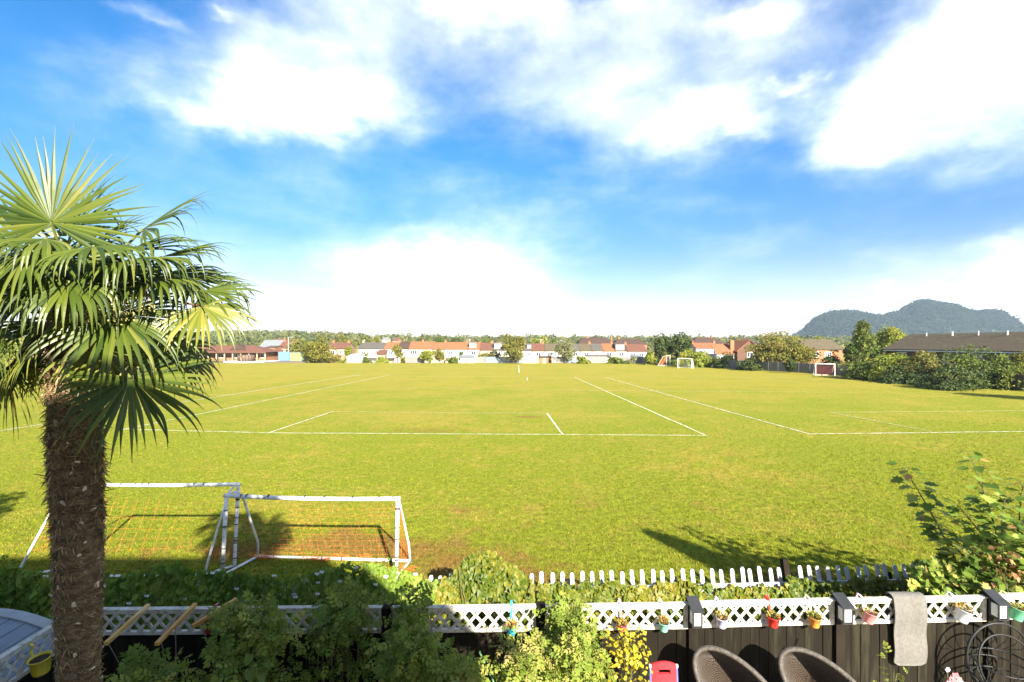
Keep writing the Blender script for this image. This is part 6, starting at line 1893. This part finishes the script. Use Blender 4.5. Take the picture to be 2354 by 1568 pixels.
    def frond(hub, axis, normal, L, nseg=36, span=270, droop=.35, old=False, broken=.12, stiff=.55, start=None, wmax=.036):
        hub = np.array(hub, float); a = nrm(axis); nn = nrm(np.array(normal, float) - a * np.dot(a, normal)); s = np.cross(a, nn)
        V, F, R = [], [], []
        dth = math.radians(span) / (nseg - 1)
        for i in range(nseg):
            th = -math.radians(span) / 2 + dth * i + rg.normal(0, .022)
            l = L * (.66 + .34 * math.cos(th / 2.1)) * rg.uniform(.84, 1.08)
            d = math.cos(th) * a + math.sin(th) * s + nn * (.10 * math.cos(th * 2) - .05)
            d = nrm(d); p = hub + d * .012
            br = rg.random() < broken + .06; sd = rg.uniform(.5, 1.7); tb = rg.uniform(.45, .72); K = 12; side = nrm(np.cross(nn, d)); up = nrm(np.cross(d, side)) 
            if np.dot(up, nn) < 0: up = -up; side = -side
            k0 = len(V); rr = float(np.clip(rg.normal(.38 if not old else .45, .20), 0, 1))
            dd = d.copy()
            for q in range(K + 1):
                f = q / K
                fan = f * l * math.tan(dth / 2) * 2 * 1.06
                w = min(fan + .004, wmax) * (1.0 if f < .34 else max(.05, 1 - ((f - .34) / .66) ** 1.1))
                pl = (.22 if q else .1) * w
                V += [p - side * w / 2, p + up * pl, p + side * w / 2]; R += [rr + (.25 if f > .93 and rg.random() < .6 else 0)] * 3
                if q < K:
                    g = 0.0
                    if f > stiff * .7: g = (droop * sd + .06) * ((f - stiff * .7) / (1 - stiff * .7)) ** 1.1
                    if br and f >= tb: g = max(g, 1.1)
                    dd = nrm(dd + np.array((0, 0, -1.0)) * g * .55 + rg.normal(0, .012, 3))
                    side = nrm(side - dd * np.dot(side, dd)); up = np.cross(dd, side); up = up if np.dot(up, nn) >= 0 or True else -up
                    if np.dot(np.cross(dd, side), up) < 0: up = -up
                    p = p + dd * l / K
            for q in range(K):
                b = k0 + q * 3
                F += [(b, b + 1, b + 4), (b, b + 4, b + 3), (b + 1, b + 2, b + 5), (b + 1, b + 5, b + 4)]
        me = bpy.data.meshes.new('frond'); me.from_pydata([tuple(v - o) for v in V], [], F)
        at_ = me.attributes.new('rnd', 'FLOAT', 'POINT'); at_.data.foreach_set('value', np.clip(np.array(R, np.float32), 0, 1))
        me.materials.append(M['palm_leaf_old' if old else 'palm_leaf']); me.update()
        fo_ = bpy.data.objects.new('frond', me); COL.objects.link(fo_); fo_.parent = t
        st = np.array(start) if start is not None else heart + np.array((rg.normal(0, .03), rg.normal(0, .03), rg.uniform(-.15, .05)))
        m1 = st * .5 + hub * .5 + np.array((0, 0, .06)) * np.linalg.norm(hub - st)
        MB().tube([st, m1, hub - a * .0], [.014, .010, .008], 6).build('stalk', M['petiole_old' if old else 'petiole'], fo_, off=o)
        return fo_

    def fr(x, y, dd, ang, ydir, L, normal=(0, -.8, .6), **k):
        """hub at photo pixel, axis angle in the picture plane (0 right, 90 up), ydir away from the viewer"""
        A = math.radians(ang); frond(D(x, y, PALM_D + dd * PS), (math.cos(A), ydir, math.sin(A)), normal, L * PS, **k)
    P_ = PALM_D / FD
    # crown, from the top round to the hanging old leaves
    fr(118, 512, -.22, 92, .10, .535, (0.1, -1, .12), span=250, droop=.05, nseg=34, broken=.06, stiff=.7)
    fr(165, 520, .15, 62, .25, .42, (-.2, -.8, .5), span=190, droop=.10, nseg=30, broken=.08, stiff=.7)
    fr(60, 545, .10, 128, .30, .42, (.2, -.8, .6), span=200, droop=.12, nseg=30, stiff=.65)
    fr(205, 560, .25, 40, .45, .40, (-.2, -.5, .8), span=190, droop=.15, nseg=30)
    fr(330, 525, .05, 28, .0, .45, (-.30, -.55, .80), span=150, droop=.30, nseg=26, broken=.2, stiff=.62)
    fr(300, 575, -.15, 8, -.35, .44, (-.1, -.35, .93), span=190, droop=.55, nseg=30, broken=.2)
    fr(372, 590, .05, 6, -.05, .40, (-.1, -.50, .85), span=170, droop=.40, nseg=28, broken=.2)
    fr(385, 628, .20, -8, .0, .38, (.1, -.55, .83), span=170, droop=.45, nseg=28)
    fr(470, 668, .05, -8, .0, .34, (.15, -.55, .82), span=160, droop=.35, nseg=26, stiff=.6)
    fr(440, 640, .25, -14, .2, .36, (.1, -.55, .84), span=180, droop=.5, nseg=28)
    fr(465, 704, -.12, -38, -.25, .33, (.35, -.55, .75), span=200, droop=.75, nseg=32, old=True, broken=.05, stiff=.5)
    fr(270, 722, -.32, -52, -.40, .46, (.35, -.62, .70), span=230, droop=.65, nseg=36, broken=.05, stiff=.5)
    fr(300, 868, -.28, -62, -.15, .45, (.30, -.86, .40), span=250, droop=.40, nseg=38, broken=.04, stiff=.6)
    fr(395, 800, .15, -60, .25, .36, (.4, -.5, .75), span=210, droop=.7, nseg=30)
    fr(350, 775, .30, -42, .45, .40, (.3, -.4, .85), span=200, droop=.7, nseg=30)
    fr(150, 600, -.38, -80, -.75, .42, (.0, -.45, .9), span=220, droop=.95, nseg=34, broken=.5, stiff=.45)
    fr(40, 590, -.30, 190, -.55, .42, (-.1, -.45, .9), span=210, droop=.9, nseg=32, broken=.45, stiff=.45)
    fr(230, 610, -.25, -30, -.55, .40, (.1, -.45, .9), span=210, droop=.9, nseg=32, broken=.4, stiff=.45)
    fr(90, 640, -.15, 215, -.35, .40, (-.2, -.6, .8), span=200, droop=.8, nseg=30)
    fr(20, 690, .0, 200, .05, .44, (-.3, -.5, .8), span=200, droop=.7, nseg=30)
    fr(-25, 770, -.10, 245, -.10, .46, (-.3, -.75, .6), span=230, droop=.65, nseg=34, stiff=.5)
    fr(15, 850, .10, 262, .10, .42, (-.2, -.8, .55), span=200, droop=.6, nseg=30, old=True)
    fr(50, 800, .30, 240, .35, .40, (-.3, -.6, .7), span=200, droop=.7, nseg=28)
    fr(250, 640, .35, 20, .7, .42, (0, -.2, .95), span=200, droop=.5, nseg=28)
    fr(120, 600, .40, 110, .75, .40, (0, -.4, .9), span=200, droop=.45, nseg=28)
    fr(60, 640, .35, 170, .65, .42, (0, -.3, .95), span=200, droop=.6, nseg=28)
    fr(200, 720, .40, -30, .75, .40, (.2, .2, .95), span=200, droop=.75, nseg=28)
    fr(110, 740, .40, 220, .70, .40, (-.2, .2, .95), span=200, droop=.75, nseg=28)
    # the half of the crown beyond the left edge of the view
    for x, y, dd, an, yd, nm in ((-70, 520, .0, 140, .1, (.1, -.6, .8)), (-120, 610, -.2, 175, -.3, (-.1, -.4, .9)), (-130, 660, .25, 185, .3, (-.1, -.3, .9)), (-130, 740, .0, 215, .0, (-.3, -.4, .9)), (-80, 830, -.1, 240, -.1, (-.3, -.6, .7)), (-40, 560, .4, 150, .5, (.1, -.3, .9)), (60, 580, -.5, 250, -.8, (0, -.3, .95))):
        fr(x, y, dd, an, yd, .42, nm, span=210, droop=.55, nseg=30, broken=.2)
    # young leaves bent over towards the viewer, their tips hanging
    for x, y, dd, an, yd, L_ in ((105, 548, -.42, 200, -.9, .34), (215, 566, -.45, -20, -.9, .34), (300, 596, -.35, -8, -.7, .34), (25, 640, -.35, 200, -.7, .36), (345, 640, -.22, -14, -.4, .36), (160, 648, -.5, -70, -.9, .33)):
        fr(x, y, dd, an, yd, L_, (0, -.35, .95), span=230, droop=1.25, nseg=30, broken=.5, stiff=.42)
    # spent fronds hanging under the crown and inner ones filling it
    for k in range(7):
        a_ = -.35 + k * .64; fr(160 + 75 * math.cos(a_), 800 + 25 * math.sin(k * 1.7), .32 * math.sin(a_), -90 + 38 * math.cos(a_), .45 * math.sin(a_), .34, (.5 * math.cos(a_), .5 * math.sin(a_) - .3, .5), span=170, droop=.8, nseg=26, old=k % 3 == 0, broken=.2, stiff=.5)
    for k in range(5):
        a_ = .35 + k * .6; fr(165 + 110 * math.cos(a_), 640 + 40 * math.sin(k * 2.1), .40 * math.sin(a_), 60 * math.sin(k * 1.3) if math.cos(a_) > 0 else 180 - 50 * math.sin(k * 1.3), .7 * math.sin(a_), .38, (.2 * math.cos(a_), -.2, .95), span=180, droop=.7, nseg=28, broken=.3)
    # flower clusters
    for k, (x, y, dx, dz, dd, m) in enumerate(((255, 690, .10, -.05, -.34, 20), (218, 700, .04, -.09, -.36, 15), (300, 684, .12, -.03, -.26, 14))):
        c = D(x, y, PALM_D + dd * PS); L = Leafy(); mb = MB()
        mb.tube([heart - o, (heart + c) / 2 - o + (0, 0, .05), c - o], [.012, .009, .006], 6)
        for b in range(m):
            e = c + PS * (np.array((dx, -.08, dz)) * rg.random() + rg.normal(0, .042, 3)); mb.tube([c - o, (c + e) / 2 - o + (0, 0, .02), e - o], .0025, 4, False)
            q = e + rg.normal(0, .022, (42, 3)); L.add(T_WIDE, q - o, rg.normal(size=(42, 3)), rg.normal(size=(42, 3)) + (0, -.5, .7), .0145, rg.random(42))
        f = mb.build('flower_stalk', M['flower_cream'] if False else M['petiole'], t); L.build('flower_cluster', M['flower_cream'], f)['kind'] = 'stuff'
palm()
